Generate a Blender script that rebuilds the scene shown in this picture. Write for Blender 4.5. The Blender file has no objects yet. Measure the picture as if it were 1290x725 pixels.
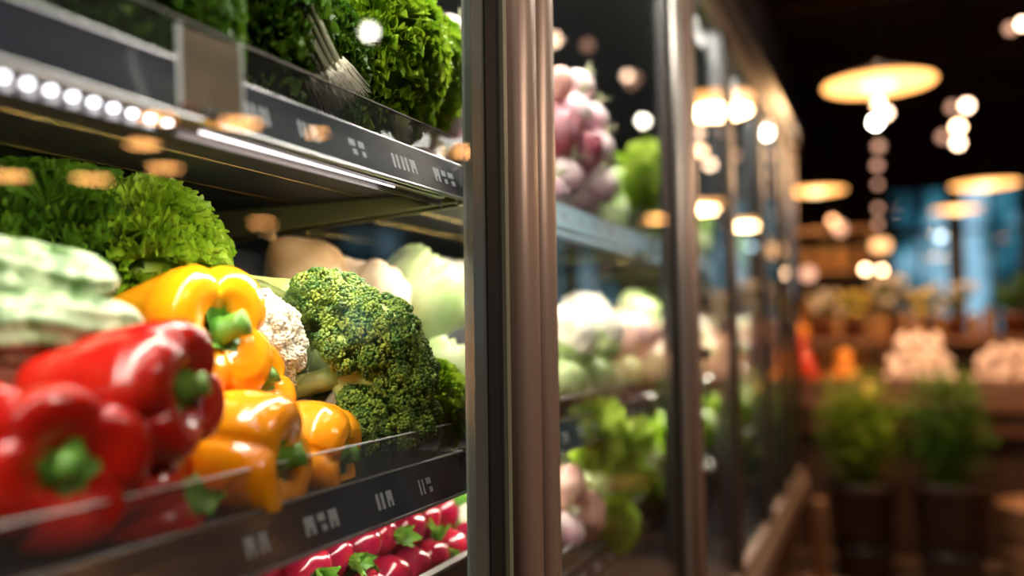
import bpy, math, random
from mathutils import Vector, Matrix, Euler, noise
C = bpy.context.scene.collection
SC = bpy.context.scene
PI = math.pi
R = math.radians

# ------------------------------------------------------------------ camera
EYE = Vector((0, 0, 1.15))
FPX = 1100.0
_p, _t, _r = R(2.815), R(23.12), R(0.8)
FW = Vector((math.cos(_p)*math.cos(_t), math.cos(_p)*math.sin(_t), math.sin(_p)))
_R0 = Vector((math.sin(_t), -math.cos(_t), 0)); _U0 = _R0.cross(FW)
UP = _U0*math.cos(_r) + _R0*math.sin(_r)
RT = _R0*math.cos(_r) - _U0*math.sin(_r)
cd = bpy.data.cameras.new('camera'); cam = bpy.data.objects.new('camera', cd); C.objects.link(cam)
cd.sensor_width = 36; cd.lens = 36*FPX/1290; cd.clip_start = .02
M = Matrix((RT, UP, -FW)).transposed().to_4x4(); M.translation = EYE
cam.matrix_world = M
cd.dof.use_dof = True; cd.dof.focus_distance = .86; cd.dof.aperture_fstop = 1.5
SC.camera = cam

def at(x, y, D):                     # a point seen at photo pixel x, y at distance D in front of the camera
    return EYE + (FW + RT*((x-645)/FPX) + UP*((362.5-y)/FPX))*D

# ------------------------------------------------------------------ geometry collector
class G:
    def __init__(s): s.v = []; s.f = []
    def add(s, v, f):
        n = len(s.v); s.v += [tuple(p) for p in v]; s.f += [tuple(i+n for i in q) for q in f]; return s
    def box(s, x0, x1, y0, y1, z0, z1, b=0.0):
        if b <= 0:
            v = [(x, y, z) for x in (x0, x1) for y in (y0, y1) for z in (z0, z1)]
            return s.add(v, [(0,1,3,2), (4,6,7,5), (0,4,5,1), (2,3,7,6), (0,2,6,4), (1,5,7,3)])
        b = min(b, (x1-x0)/2.01, (y1-y0)/2.01, (z1-z0)/2.01)
        v = []; idx = {}
        for i in (0, 1):
            for j in (0, 1):
                for k in (0, 1):
                    X, Y, Z = (x0, x1)[i], (y0, y1)[j], (z0, z1)[k]
                    dx, dy, dz = b*(1-2*i), b*(1-2*j), b*(1-2*k)
                    idx[i, j, k] = (len(v), len(v)+1, len(v)+2)
                    v += [(X, Y+dy, Z+dz), (X+dx, Y, Z+dz), (X+dx, Y+dy, Z)]
        f = []
        for i in (0, 1):
            f.append(tuple(idx[i, j, k][0] for j, k in ((0,0), (0,1), (1,1), (1,0))))
            f.append(tuple(idx[j, i, k][1] for j, k in ((0,0), (0,1), (1,1), (1,0))))
            f.append(tuple(idx[j, k, i][2] for j, k in ((0,0), (0,1), (1,1), (1,0))))
        for i in (0, 1):
            for j in (0, 1):
                f.append((idx[i,j,0][0], idx[i,j,0][1], idx[i,j,1][1], idx[i,j,1][0]))
                f.append((idx[i,0,j][0], idx[i,0,j][2], idx[i,1,j][2], idx[i,1,j][0]))
                f.append((idx[0,i,j][1], idx[0,i,j][2], idx[1,i,j][2], idx[1,i,j][1]))
        for t in idx.values(): f.append(t)
        return s.add(v, f)
    def prism(s, prof, x0, x1):      # closed (y,z) outline swept along x
        n = len(prof)
        v = [(x0, y, z) for y, z in prof] + [(x1, y, z) for y, z in prof]
        f = [(i, (i+1) % n, (i+1) % n+n, i+n) for i in range(n)] + [tuple(range(n))[::-1], tuple(range(n, 2*n))]
        return s.add(v, f)
    def vprism(s, prof, z0, z1):     # closed (x,y) outline swept up
        n = len(prof)
        v = [(x, y, z0) for x, y in prof] + [(x, y, z1) for x, y in prof]
        f = [(i, (i+1) % n, (i+1) % n+n, i+n) for i in range(n)] + [tuple(range(n))[::-1], tuple(range(n, 2*n))]
        return s.add(v, f)
    def tube(s, pts, rad, n=8, caps=True):
        pts = [Vector(p) for p in pts]; k = len(pts)
        if not hasattr(rad, '__len__'): rad = [rad]*k
        v = []; prev = None
        for i, p in enumerate(pts):
            d = (pts[min(i+1, k-1)]-pts[max(i-1, 0)]).normalized()
            a = prev if prev is not None else (Vector((0, 0, 1)) if abs(d.z) < .9 else Vector((1, 0, 0)))
            a = (a-d*a.dot(d)).normalized(); prev = a; b = d.cross(a)
            for j in range(n):
                t = 2*PI*j/n; v.append(p+(a*math.cos(t)+b*math.sin(t))*rad[i])
        f = [(i*n+j, i*n+(j+1) % n, (i+1)*n+(j+1) % n, (i+1)*n+j) for i in range(k-1) for j in range(n)]
        if caps: f += [tuple(range(n))[::-1], tuple(range((k-1)*n, k*n))]
        return s.add(v, f)
    def lathe(s, prof, n=24, cx=0, cy=0, fn=None, closed=False):
        v = []
        for (r, z) in prof:
            for j in range(n):
                t = 2*PI*j/n; p = Vector((cx+r*math.cos(t), cy+r*math.sin(t), z))
                v.append(fn(p, t) if fn else p)
        k = len(prof)
        f = [(i*n+j, i*n+(j+1) % n, (i+1)*n+(j+1) % n, (i+1)*n+j) for i in range(k-1) for j in range(n)]
        if not closed: f += [tuple(range(n))[::-1], tuple(range((k-1)*n, k*n))]
        else: f += [((k-1)*n+j, (k-1)*n+(j+1) % n, (j+1) % n, j) for j in range(n)]
        return s.add(v, f)
    def grid(s, fn, nu, nv, wrap=False):
        v = [fn(i/(nu if wrap else nu-1), j/(nv-1)) for i in range(nu) for j in range(nv)]
        f = [(i*nv+j, ((i+1) % nu)*nv+j, ((i+1) % nu)*nv+j+1, i*nv+j+1) for i in range(nu if wrap else nu-1) for j in range(nv-1)]
        return s.add(v, f)
    def build(s, name, mat, parent=None, smooth=True, loc=None):
        me = bpy.data.meshes.new(name); me.from_pydata(s.v, [], s.f)
        me.polygons.foreach_set('use_smooth', [smooth]*len(s.f))
        me.materials.append(mat); me.update()
        o = bpy.data.objects.new(name, me); C.objects.link(o)
        if parent: o.parent = parent
        if loc: o.location = loc
        return o

_t5 = (1+5**.5)/2
ICO_V = [Vector(p).normalized() for p in [(-1,_t5,0),(1,_t5,0),(-1,-_t5,0),(1,-_t5,0),(0,-1,_t5),(0,1,_t5),(0,-1,-_t5),(0,1,-_t5),(_t5,0,-1),(_t5,0,1),(-_t5,0,-1),(-_t5,0,1)]]
ICO_F = [(0,11,5),(0,5,1),(0,1,7),(0,7,10),(0,10,11),(1,5,9),(5,11,4),(11,10,2),(10,7,6),(7,1,8),(3,9,4),(3,4,2),(3,2,6),(3,6,8),(3,8,9),(4,9,5),(2,4,11),(6,2,10),(8,6,7),(9,8,1)]
def ico(sub):
    v = [tuple(p) for p in ICO_V]; f = list(ICO_F)
    for _ in range(sub):
        cache = {}; nf = []
        def mid(a, b):
            k = (min(a, b), max(a, b))
            if k not in cache:
                cache[k] = len(v); v.append(tuple(((Vector(v[a])+Vector(v[b]))/2).normalized()))
            return cache[k]
        for a, b, c in f:
            ab, bc, ca = mid(a, b), mid(b, c), mid(c, a)
            nf += [(a, ab, ca), (b, bc, ab), (c, ca, bc), (ab, bc, ca)]
        f = nf
    return v, f
ICO2, ICO3, ICO4 = ico(2), ico(3), ico(4)
def fib(n, i):
    z = 1-2*(i+.5)/n; r = math.sqrt(max(0, 1-z*z)); t = PI*(3-5**.5)*i
    return Vector((r*math.cos(t), r*math.sin(t), z))

# ------------------------------------------------------------------ properties
def tag(o, label=None, cat=None, group=None, kind=None):
    if label: o['label'] = label
    if cat: o['category'] = cat
    if group: o['group'] = group
    if kind: o['kind'] = kind
    return o
def empty(name, loc=(0, 0, 0), parent=None):
    o = bpy.data.objects.new(name, None); C.objects.link(o); o.location = loc; o.empty_display_size = .05
    if parent: o.parent = parent
    return o
def aim(o, pos, d=None, roll=0, s=1.0):
    q = (Vector(d).to_track_quat('Z', 'Y') @ Euler((0, 0, R(roll))).to_quaternion()) if d is not None else Euler((0, 0, R(roll))).to_quaternion()
    o.rotation_mode = 'QUATERNION'; o.rotation_quaternion = q; o.location = pos
    o.scale = (s, s, s) if not hasattr(s, '__len__') else s
    return o
def dup(o, label=None, cat=None, group=None):
    r = o.copy(); C.objects.link(r)
    for ch in o.children:
        c = ch.copy(); C.objects.link(c); c.parent = r
        for g in ch.children:
            d = g.copy(); C.objects.link(d); d.parent = c
    if label: r['label'] = label
    if cat: r['category'] = cat
    if group: r['group'] = group
    elif 'group' in r: del r['group']
    return r
_used = set()
def use(proto, pos, d=None, roll=0, s=1.0, label=None, cat=None, group=None):
    if proto.name in _used: o = dup(proto, label, cat, group)
    else: _used.add(proto.name); o = tag(proto, label, cat, group)
    return aim(o, pos, d, roll, s)

# ------------------------------------------------------------------ materials
def mat(name, col=(.5, .5, .5), rough=.5, metal=0, emit=None, es=0, spec=.5, coat=0, col2=None, ns=20, bump=0, bs=60, transl=0, rand=0, bdist=.002, detail=3, ramp=(.35, .65)):
    m = bpy.data.materials.new(name); m.use_nodes = True; nt = m.node_tree; N = nt.nodes; L = nt.links
    b = N['Principled BSDF']; out = N['Material Output']
    b.inputs['Base Color'].default_value = (*col, 1); b.inputs['Roughness'].default_value = rough
    b.inputs['Metallic'].default_value = metal; b.inputs['Specular IOR Level'].default_value = spec
    b.inputs['Coat Weight'].default_value = coat; b.inputs['Coat Roughness'].default_value = .12
    if emit: b.inputs['Emission Color'].default_value = (*emit, 1); b.inputs['Emission Strength'].default_value = es
    tc = N.new('ShaderNodeTexCoord'); src = None
    if col2 is not None:
        n = N.new('ShaderNodeTexNoise'); n.inputs['Scale'].default_value = ns; n.inputs['Detail'].default_value = detail
        L.new(tc.outputs['Object'], n.inputs['Vector'])
        r = N.new('ShaderNodeValToRGB'); L.new(n.outputs['Fac'], r.inputs['Fac'])
        r.color_ramp.elements[0].color = (*col, 1); r.color_ramp.elements[1].color = (*col2, 1)
        r.color_ramp.elements[0].position, r.color_ramp.elements[1].position = ramp
        src = r.outputs['Color']
    if rand:
        oi = N.new('ShaderNodeObjectInfo'); h = N.new('ShaderNodeHueSaturation')
        mr = N.new('ShaderNodeMapRange'); mr.inputs[3].default_value = 1-rand; mr.inputs[4].default_value = 1+rand
        L.new(oi.outputs['Random'], mr.inputs[0]); L.new(mr.outputs[0], h.inputs['Value'])
        if src: L.new(src, h.inputs['Color'])
        else: h.inputs['Color'].default_value = (*col, 1)
        src = h.outputs['Color']
    if src: L.new(src, b.inputs['Base Color'])
    if bump:
        n2 = N.new('ShaderNodeTexNoise'); n2.inputs['Scale'].default_value = bs; n2.inputs['Detail'].default_value = 3
        L.new(tc.outputs['Object'], n2.inputs['Vector'])
        bp = N.new('ShaderNodeBump'); bp.inputs['Strength'].default_value = bump; bp.inputs['Distance'].default_value = bdist
        L.new(n2.outputs['Fac'], bp.inputs['Height']); L.new(bp.outputs['Normal'], b.inputs['Normal'])
    if transl:
        t = N.new('ShaderNodeBsdfTranslucent'); mx = N.new('ShaderNodeMixShader'); mx.inputs[0].default_value = transl
        if src: L.new(src, t.inputs['Color'])
        else: t.inputs['Color'].default_value = (*col, 1)
        L.new(b.outputs[0], mx.inputs[1]); L.new(t.outputs[0], mx.inputs[2]); L.new(mx.outputs[0], out.inputs['Surface'])
    return m

def clear(name, f0=.05, tint=(1, 1, 1), rough=0.0, haze=0):      # thin clear sheet: symmetric Schlick reflection over straight transmission
    m = bpy.data.materials.new(name); m.use_nodes = True; nt = m.node_tree; N = nt.nodes; L = nt.links
    N.remove(N['Principled BSDF']); out = N['Material Output']
    lw = N.new('ShaderNodeLayerWeight'); lw.inputs['Blend'].default_value = .5
    pw = N.new('ShaderNodeMath'); pw.operation = 'POWER'; pw.inputs[1].default_value = 5
    L.new(lw.outputs['Facing'], pw.inputs[0])
    ma = N.new('ShaderNodeMath'); ma.operation = 'MULTIPLY_ADD'; ma.inputs[1].default_value = 1-f0; ma.inputs[2].default_value = f0
    L.new(pw.outputs[0], ma.inputs[0])
    t = N.new('ShaderNodeBsdfTransparent'); t.inputs[0].default_value = (*tint, 1)
    g = N.new('ShaderNodeBsdfGlossy'); g.inputs['Roughness'].default_value = rough
    mx = N.new('ShaderNodeMixShader'); L.new(ma.outputs[0], mx.inputs[0]); L.new(g.outputs[0], mx.inputs[2])
    if haze:
        d = N.new('ShaderNodeBsdfDiffuse'); d.inputs[0].default_value = (.8, .85, .88, 1)
        m2 = N.new('ShaderNodeMixShader'); m2.inputs[0].default_value = haze
        L.new(t.outputs[0], m2.inputs[1]); L.new(d.outputs[0], m2.inputs[2]); L.new(m2.outputs[0], mx.inputs[1])
    else: L.new(t.outputs[0], mx.inputs[1])
    L.new(mx.outputs[0], out.inputs['Surface'])
    return m

def brushed(name, col, rough=.28, metal=1):
    m = mat(name, col, rough, metal=metal); N = m.node_tree.nodes; L = m.node_tree.links
    tc = N.new('ShaderNodeTexCoord'); mp = N.new('ShaderNodeMapping'); mp.inputs['Scale'].default_value = (400, 400, 3)
    n = N.new('ShaderNodeTexNoise'); n.inputs['Scale'].default_value = 1; L.new(tc.outputs['Object'], mp.inputs[0]); L.new(mp.outputs[0], n.inputs['Vector'])
    mr = N.new('ShaderNodeMapRange'); mr.inputs[3].default_value = rough-.08; mr.inputs[4].default_value = rough+.12
    L.new(n.outputs['Fac'], mr.inputs[0]); L.new(mr.outputs[0], N['Principled BSDF'].inputs['Roughness'])
    return m

def brick_like(name, c1, c2, scale=(1, 8, 1), rough=.6):           # plank/weave pattern
    m = mat(name, c1, rough); N = m.node_tree.nodes; L = m.node_tree.links
    tc = N.new('ShaderNodeTexCoord'); mp = N.new('ShaderNodeMapping'); mp.inputs['Scale'].default_value = scale
    n = N.new('ShaderNodeTexNoise'); n.inputs['Scale'].default_value = 3; n.inputs['Detail'].default_value = 6
    L.new(tc.outputs['Object'], mp.inputs[0]); L.new(mp.outputs[0], n.inputs['Vector'])
    r = N.new('ShaderNodeValToRGB'); r.color_ramp.elements[0].color = (*c1, 1); r.color_ramp.elements[1].color = (*c2, 1)
    r.color_ramp.elements[0].position = .3; r.color_ramp.elements[1].position = .7
    L.new(n.outputs['Fac'], r.inputs[0]); L.new(r.outputs[0], N['Principled BSDF'].inputs['Base Color'])
    return m

M_glass = clear('door_glass', .045, (.97, .985, .98))
M_acryl = clear('clear_acrylic', .05, (.96, .97, .97), 0, .02)
M_acedge = mat('acrylic_cut_edge', (.75, .78, .76), .25, emit=None, spec=.8)
M_film = clear('cling_film', .05, (1, 1, 1), .08)
M_steel = brushed('brushed_steel', (.62, .60, .57), .24)
M_bronze = brushed('bronze_anodised', (.45, .325, .255), .42, .5)
M_bronze_d = brushed('dark_bronze', (.16, .12, .10), .36, .5)
M_steel2 = brushed('satin_grey_steel', (.52, .49, .45), .36, .6)
M_gg = brushed('steel_painted_glass_reflection', (.26, .29, .26), .3, .7)  # grey-green of the door glass reflection put into the stile colour
M_gasket = mat('rubber_gasket', (.012, .012, .012), .5)
M_seal = mat('grey_green_gasket', (.22, .26, .22), .35)
M_dark = mat('dark_steel_panel', (.025, .028, .034), .35, spec=.5)
M_deck = mat('shelf_deck_enamel', (.009, .009, .010), .6, spec=.25)
M_rail = mat('blue_grey_price_rail', (.015, .020, .030), .22, coat=.6)
M_rail_refl = mat('rail_painted_window_reflection', (.30, .46, .56), .3, coat=.5)  # blue window reflection painted into the rail colour
M_trim = mat('satin_rail_trim', (.30, .30, .31), .38, metal=.8)
M_lip = brushed('grey_shelf_lip', (.34, .32, .31), .3)
M_white_print = mat('pale_print', (.24, .26, .28), .6)
M_brass = mat('brass_wire', (.7, .5, .2), .25, metal=1)
M_led = mat('led_emitter', (1, 1, 1), emit=(.95, .92, 1), es=6.5)
M_ledlens = mat('led_lens', (.10, .10, .11), .3)
M_ledlong = mat('led_tube', (1, 1, 1), emit=(1, .86, .86), es=4.5)
M_ledfar = mat('led_tube_far', (.5, .5, .5), emit=(.6, .85, 1), es=.8)
M_red = mat('red_pepper_skin', (.48, .011, .004), .22, coat=.35, col2=(.38, .006, .004), ns=25)
M_org = mat('orange_pepper_skin', (.95, .30, .004), .18, coat=.5, col2=(.98, .42, .01), ns=20)
M_stem = mat('pepper_stem_green', (.07, .22, .02), .4, col2=(.16, .36, .05), ns=60, bump=.3, bs=150)
M_lett = mat('curly_lettuce_leaf', (.14, .28, .007), .4, col2=(.32, .47, .03), ns=35, transl=.35)
M_lettd = mat('dark_curly_leaf', (.05, .14, .008), .42, col2=(.12, .25, .015), ns=35, transl=.3)
M_kale = mat('bright_kale_leaf', (.19, .38, .01), .4, col2=(.46, .64, .04), ns=30, transl=.35)
M_broc = mat('broccoli_bud', (.05, .13, .010), .5, col2=(.34, .44, .05), ns=70, detail=5, ramp=(.42, .72))
M_bstem = mat('broccoli_stalk', (.36, .50, .10), .4, col2=(.55, .62, .22), ns=30)
M_caul = mat('cauliflower_curd', (.84, .78, .62), .6, col2=(.90, .86, .74), ns=40)
M_cabb = mat('pale_cabbage_leaf', (.34, .48, .17), .35, col2=(.58, .66, .36), ns=14, transl=.2, rand=.12)
M_onion = mat('brown_onion_skin', (.36, .19, .07), .35, col2=(.58, .38, .20), ns=18)
M_potato = mat('pale_potato_skin', (.62, .44, .28), .6, col2=(.74, .56, .38), ns=25, bump=.4)
M_ppot = mat('pink_potato_skin', (.55, .26, .22), .55, col2=(.68, .42, .34), ns=25, rand=.15)
M_turn = mat('turnip_white_skin', (.78, .70, .68), .4, col2=(.62, .34, .42), ns=12, rand=.1)
M_radic = mat('maroon_radicchio', (.28, .02, .05), .4, col2=(.55, .28, .32), ns=25)
M_rad = mat('radish_skin', (.36, .006, .025), .2, coat=.5, col2=(.22, .004, .03), ns=30, rand=.15)
M_gard = mat('small_green_leaf', (.10, .32, .03), .4, col2=(.24, .46, .06), ns=60, transl=.25)
M_zuc = mat('frosted_gourd_skin', (.05, .11, .03), .38, col2=(.34, .42, .26), ns=55, bump=.6, bs=120, ramp=(.42, .62))
M_sweet = mat('sweet_potato_skin', (.18, .06, .04), .6, col2=(.26, .10, .05), ns=30, bump=.4)
M_pear = mat('olive_pear_skin', (.25, .28, .05), .35, col2=(.34, .32, .08), ns=40)
M_scal = mat('spring_onion_white', (.52, .54, .40), .35, col2=(.34, .38, .20), ns=20)
M_card = mat('parchment_card', (.46, .34, .22), .7, col2=(.58, .46, .32), ns=30, transl=.4)
M_sticker = mat('pale_sticker', (.62, .60, .42), .5)
M_ink = mat('dark_ink', (.02, .015, .01), .6)
M_crate = mat('black_crate_plastic', (.02, .02, .022), .4)
M_clearrim = mat('crate_pale_rim', (.40, .38, .36), .35)
M_yleaf = mat('yellow_green_leaf', (.16, .30, .01), .45, col2=(.34, .46, .03), ns=14, transl=.35)
M_wood = brick_like('warm_wood', (.10, .035, .012), (.22, .085, .03), (2, 2, 14))
M_wood2 = brick_like('dark_barrel_wood', (.035, .015, .008), (.07, .03, .014), (14, 14, 1))
M_woodl = brick_like('light_wood', (.22, .10, .04), (.34, .17, .07), (2, 2, 14))
M_wick = brick_like('wicker_weave', (.16, .07, .025), (.32, .15, .06), (30, 30, 60))
M_floor = mat('polished_concrete', (.10, .062, .038), .38, col2=(.15, .095, .06), ns=2.5, detail=6)
M_wall = mat('dark_plaster', (.045, .028, .020), .8, col2=(.07, .044, .03), ns=3)
M_ceil = mat('dark_ceiling', (.03, .02, .015), .8, col2=(.05, .033, .026), ns=2)
M_beam = mat('beam_timber', (.09, .048, .03), .7, col2=(.12, .065, .04), ns=6)
M_duct = mat('duct_metal', (.10, .09, .085), .45, metal=.8)
M_shade = mat('black_lamp_shade', (.004, .004, .004), .7)
M_black = mat('black_metal', (.012, .012, .012), .4)
M_diff = mat('warm_diffuser', (.9, .6, .3), .5, emit=(1, .44, .12), es=4.2)
M_bulb = mat('warm_bulb', (1, .8, .5), .3, emit=(1, .66, .30), es=4.6)
M_bulbs = mat('small_pendant_glow', (1, .8, .5), .3, emit=(1, .43, .13), es=36)
M_spot = mat('spotlight_lens', (1, .9, .8), .3, emit=(1, .66, .44), es=17)
M_spotc = mat('cool_spotlight_lens', (.9, 1, .95), .3, emit=(1, .93, .74), es=45)
M_fairy = mat('festoon_bulb', (1, .7, .5), .3, emit=(1, .52, .34), es=1.7)
M_fairyo = mat('orange_festoon_bulb', (1, .7, .4), .3, emit=(1, .50, .20), es=3)
M_fairyb = mat('bright_festoon_bulb', (1, .8, .5), .3, emit=(1, .62, .34), es=22)
M_paneclear = clear('window_glass', .04)
M_tom = mat('tomato_skin', (.75, .05, .01), .25, coat=.4, rand=.15)
M_orange = mat('orange_rind', (.9, .30, .03), .4, rand=.15)
M_cream = mat('cream_garlic_skin', (.80, .60, .46), .55, col2=(.70, .46, .36), ns=25, rand=.15)
M_lemon = mat('lemon_rind', (.85, .60, .12), .4, rand=.15)
M_herb = mat('herb_leaf', (.05, .16, .01), .45, col2=(.15, .30, .02), ns=14, transl=.3)
M_terra = mat('terracotta', (.30, .12, .05), .7, col2=(.22, .08, .035), ns=10)
M_jar = mat('amber_jar', (.28, .13, .04), .2, rand=.3)
M_lid = mat('jar_lid', (.35, .25, .12), .3, metal=1)
M_cloth = mat('pale_flower', (.75, .62, .45), .6, rand=.2)
M_yflower = mat('yellow_flower', (.75, .5, .08), .6, rand=.2)
M_tree = mat('outside_tree_leaf', (.01, .03, .02), .7)
M_bark = mat('bark', (.03, .02, .015), .8)
M_street = mat('street_paving', (.06, .07, .08), .8)
M_soil = mat('potting_soil', (.03, .02, .012), .9)
M_winf = mat('window_frame_paint', (.02, .02, .022), .5)
M_curt = mat('dark_canvas', (.04, .05, .06), .8)

# ------------------------------------------------------------------ setting
YD = .36                     # plane of the glass doors
XE = 4.05                    # far end of the display case
def struct(name, g, m): o = g.build(name, m, smooth=False); o['kind'] = 'structure'; return o
XB, YR, YL, XF, ZC = 11.0, -7.5, 1.25, -3.5, 3.7
struct('floor', G().box(XF-.2, XB+.2, YR-.2, YL+.2, -.1, 0), M_floor)
struct('ceiling', G().box(XF-.2, XB+.2, YR-.2, YL+.2, ZC, ZC+.1), M_ceil)
struct('wall_left', G().box(XF, XB+.2, YL, YL+.2, 0, ZC), M_wall)
struct('wall_right', G().box(XF, XB+.2, YR-.2, YR, 0, ZC), M_wall)
struct('wall_rear', G().box(XF-.2, XF, YR-.2, YL+.2, 0, ZC), M_wall)
# far wall with window openings
WZ0, WZ1 = 1.02, 2.75
wins = [(-6.9, -5.6), (-5.4, -4.1), (-3.9, -3.2), (-3.1, -2.4), (-2.3, -1.54), (-1.44, -.80), (-.72, -.06)]
g = G().box(XB, XB+.2, YR, YL, 0, WZ0).box(XB, XB+.2, YR, YL, WZ1, ZC)
ys = [YR] + [y for w in wins for y in w] + [YL]
for i in range(0, len(ys), 2): g.box(XB, XB+.2, ys[i], ys[i+1], WZ0, WZ1)
struct('wall_back', g, M_wall)
for i, (a, b) in enumerate(wins):
    w = empty('window_%d' % (i+1), (XB, 0, 0)); w['kind'] = 'structure'
    f = G()
    f.box(.04, .14, a, a+.05, WZ0, WZ1).box(.04, .14, b-.05, b, WZ0, WZ1).box(.04, .14, a, b, WZ0, WZ0+.05).box(.04, .14, a, b, WZ1-.05, WZ1)
    f.box(.05, .13, a, b, 2.20, 2.24).box(.05, .13, (a+b)/2-.02, (a+b)/2+.02, WZ0, WZ1)
    f.build('window_frame', M_winf, w, smooth=False)
    G().box(.085, .095, a+.04, b-.04, WZ0+.04, WZ1-.04).build('window_pane', M_paneclear, w, smooth=False)
    G().box(-.12, .05, a-.04, b+.04, WZ0-.04, WZ0).build('window_sill', M_wood, w, smooth=False)
for i in range(6):
    x = 1.2+i*1.8
    o = struct('trim_%d' % (i+1), G().box(x, x+.14, YR, YL, ZC-.22, ZC), M_beam)
struct('ground_outside', G().box(XB+.2, XB+26, -22, 12, -.15, -.02), M_street)
d = empty('ventilation_duct', (0, 0, 0)); tag(d, 'round grey ventilation duct hung below the dark ceiling beams', 'duct')
G().tube([(XF+.3, .8, 3.2), (XB-.4, .8, 3.2)], .16, 24).build('duct_pipe', M_duct, d)
for i in range(9):
    x = XF+1+i*1.55
    G().tube([(x, .8, 3.2), (x+.04, .8, 3.2)], .175, 24).build('duct_collar', M_duct, d)
    G().tube([(x+.02, .8, 3.36), (x+.02, .8, 3.7)], .006, 6).build('hanger_rod', M_black, d)

# outside trees and sky
def tree(x, y, h, r, label):
    t = empty('street_tree', (x, y, -.02)); tag(t, label, 'tree')
    G().tube([(0, 0, 0), (.05, .03, h*.4), (0, .08, h*.7)], [.14, .1, .05], 10).build('trunk', M_bark, t)
    g = G(); rnd = random.Random(int(x*7+y*13))
    for i in range(520):
        p = Vector((rnd.gauss(0, .42), rnd.gauss(0, .42), rnd.gauss(0, .42)))*r+Vector((0, 0, h*.75))
        a = Vector((rnd.uniform(-1, 1), rnd.uniform(-1, 1), rnd.uniform(-1, 1))).normalized(); b = a.orthogonal().normalized()*.09; a = a*.15
        g.add([p-a, p-b, p+a, p+b], [(0, 1, 2, 3)])
    g.build('foliage', M_tree, t)
tree(15.5, -3.2, 3.6, 1.1, 'dark leafy tree outside, behind the windows right of the hanging bulbs')
tree(18, .6, 4.2, 1.3, 'dark leafy tree outside behind the leftmost window')
tree(16.5, -7.5, 3.8, 1.2, 'dark leafy tree outside behind the rightmost windows')
w = bpy.data.worlds.new('world'); SC.world = w; w.use_nodes = True
N = w.node_tree.nodes; L = w.node_tree.links; bg = N['Background']
tc = N.new('ShaderNodeTexCoord'); mp = N.new('ShaderNodeMapping'); mp.inputs['Scale'].default_value = (1, 1, .6)
nz = N.new('ShaderNodeTexNoise'); nz.inputs['Scale'].default_value = 19; nz.inputs['Detail'].default_value = 2
L.new(tc.outputs['Generated'], mp.inputs[0]); L.new(mp.outputs[0], nz.inputs['Vector'])
rp = N.new('ShaderNodeValToRGB'); L.new(nz.outputs['Fac'], rp.inputs[0])
rp.color_ramp.elements[0].position = .36; rp.color_ramp.elements[0].color = (.006, .035, .06, 1)
rp.color_ramp.elements[1].position = .60; rp.color_ramp.elements[1].color = (.40, .72, .95, 1)
e = rp.color_ramp.elements.new(.48); e.color = (.04, .20, .28, 1)
L.new(rp.outputs[0], bg.inputs[0]); bg.inputs[1].default_value = 1.0

# ------------------------------------------------------------------ refrigerated display case (one built-in run, parts as children)
case = empty('refrigerated_display_case', (0, YD, 0))
tag(case, 'long refrigerated produce display case with glass doors and metal frames along the left', 'refrigerator')
ZT, ZB = 1.972, .495
MUL = [(.80, 1), (1.66, 2), (2.27, 2), (2.90, 2), (3.40, 2), (3.72, 2), (4.03, 2)]
def cp(name, g, m, parent=case, smooth=False):
    o = g.build(name, m, parent, smooth); return o
def cb(x0, x1, y0, y1, z0, z1, b=0, g=None): return (g or G()).box(x0, x1, y0-YD, y1-YD, z0, z1, b)
X0 = -.9
cp('base_plinth', cb(X0, XE, .385, 1.2, 0, .43), mat('brown_plinth', (.11, .06, .035), .5))
cp('kick_plate', cb(X0, XE, .375, .384, .03, .20), M_bronze_d)
cp('bottom_rail', cb(X0, XE, .335, .40, .43, .50, .008), M_bronze)
cp('interior_floor', cb(X0, XE, .401, 1.19, .431, .47), M_deck)
cp('back_panel', cb(X0, XE, 1.15, 1.2, .47, ZT), M_dark)
cp('top_canopy', cb(X0, XE, .37, 1.2, ZT, ZT+.05), M_dark)
cp('top_rail', cb(X0, XE, .335, .369, ZT-.03, ZT+.05, .006), M_bronze_d)
cp('end_panel', cb(XE-.04, XE, .41, 1.149, .471, ZT-.001), M_dark)
cp('near_end_panel', cb(X0, X0+.04, .41, 1.149, .471, ZT-.001), M_dark)

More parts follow.
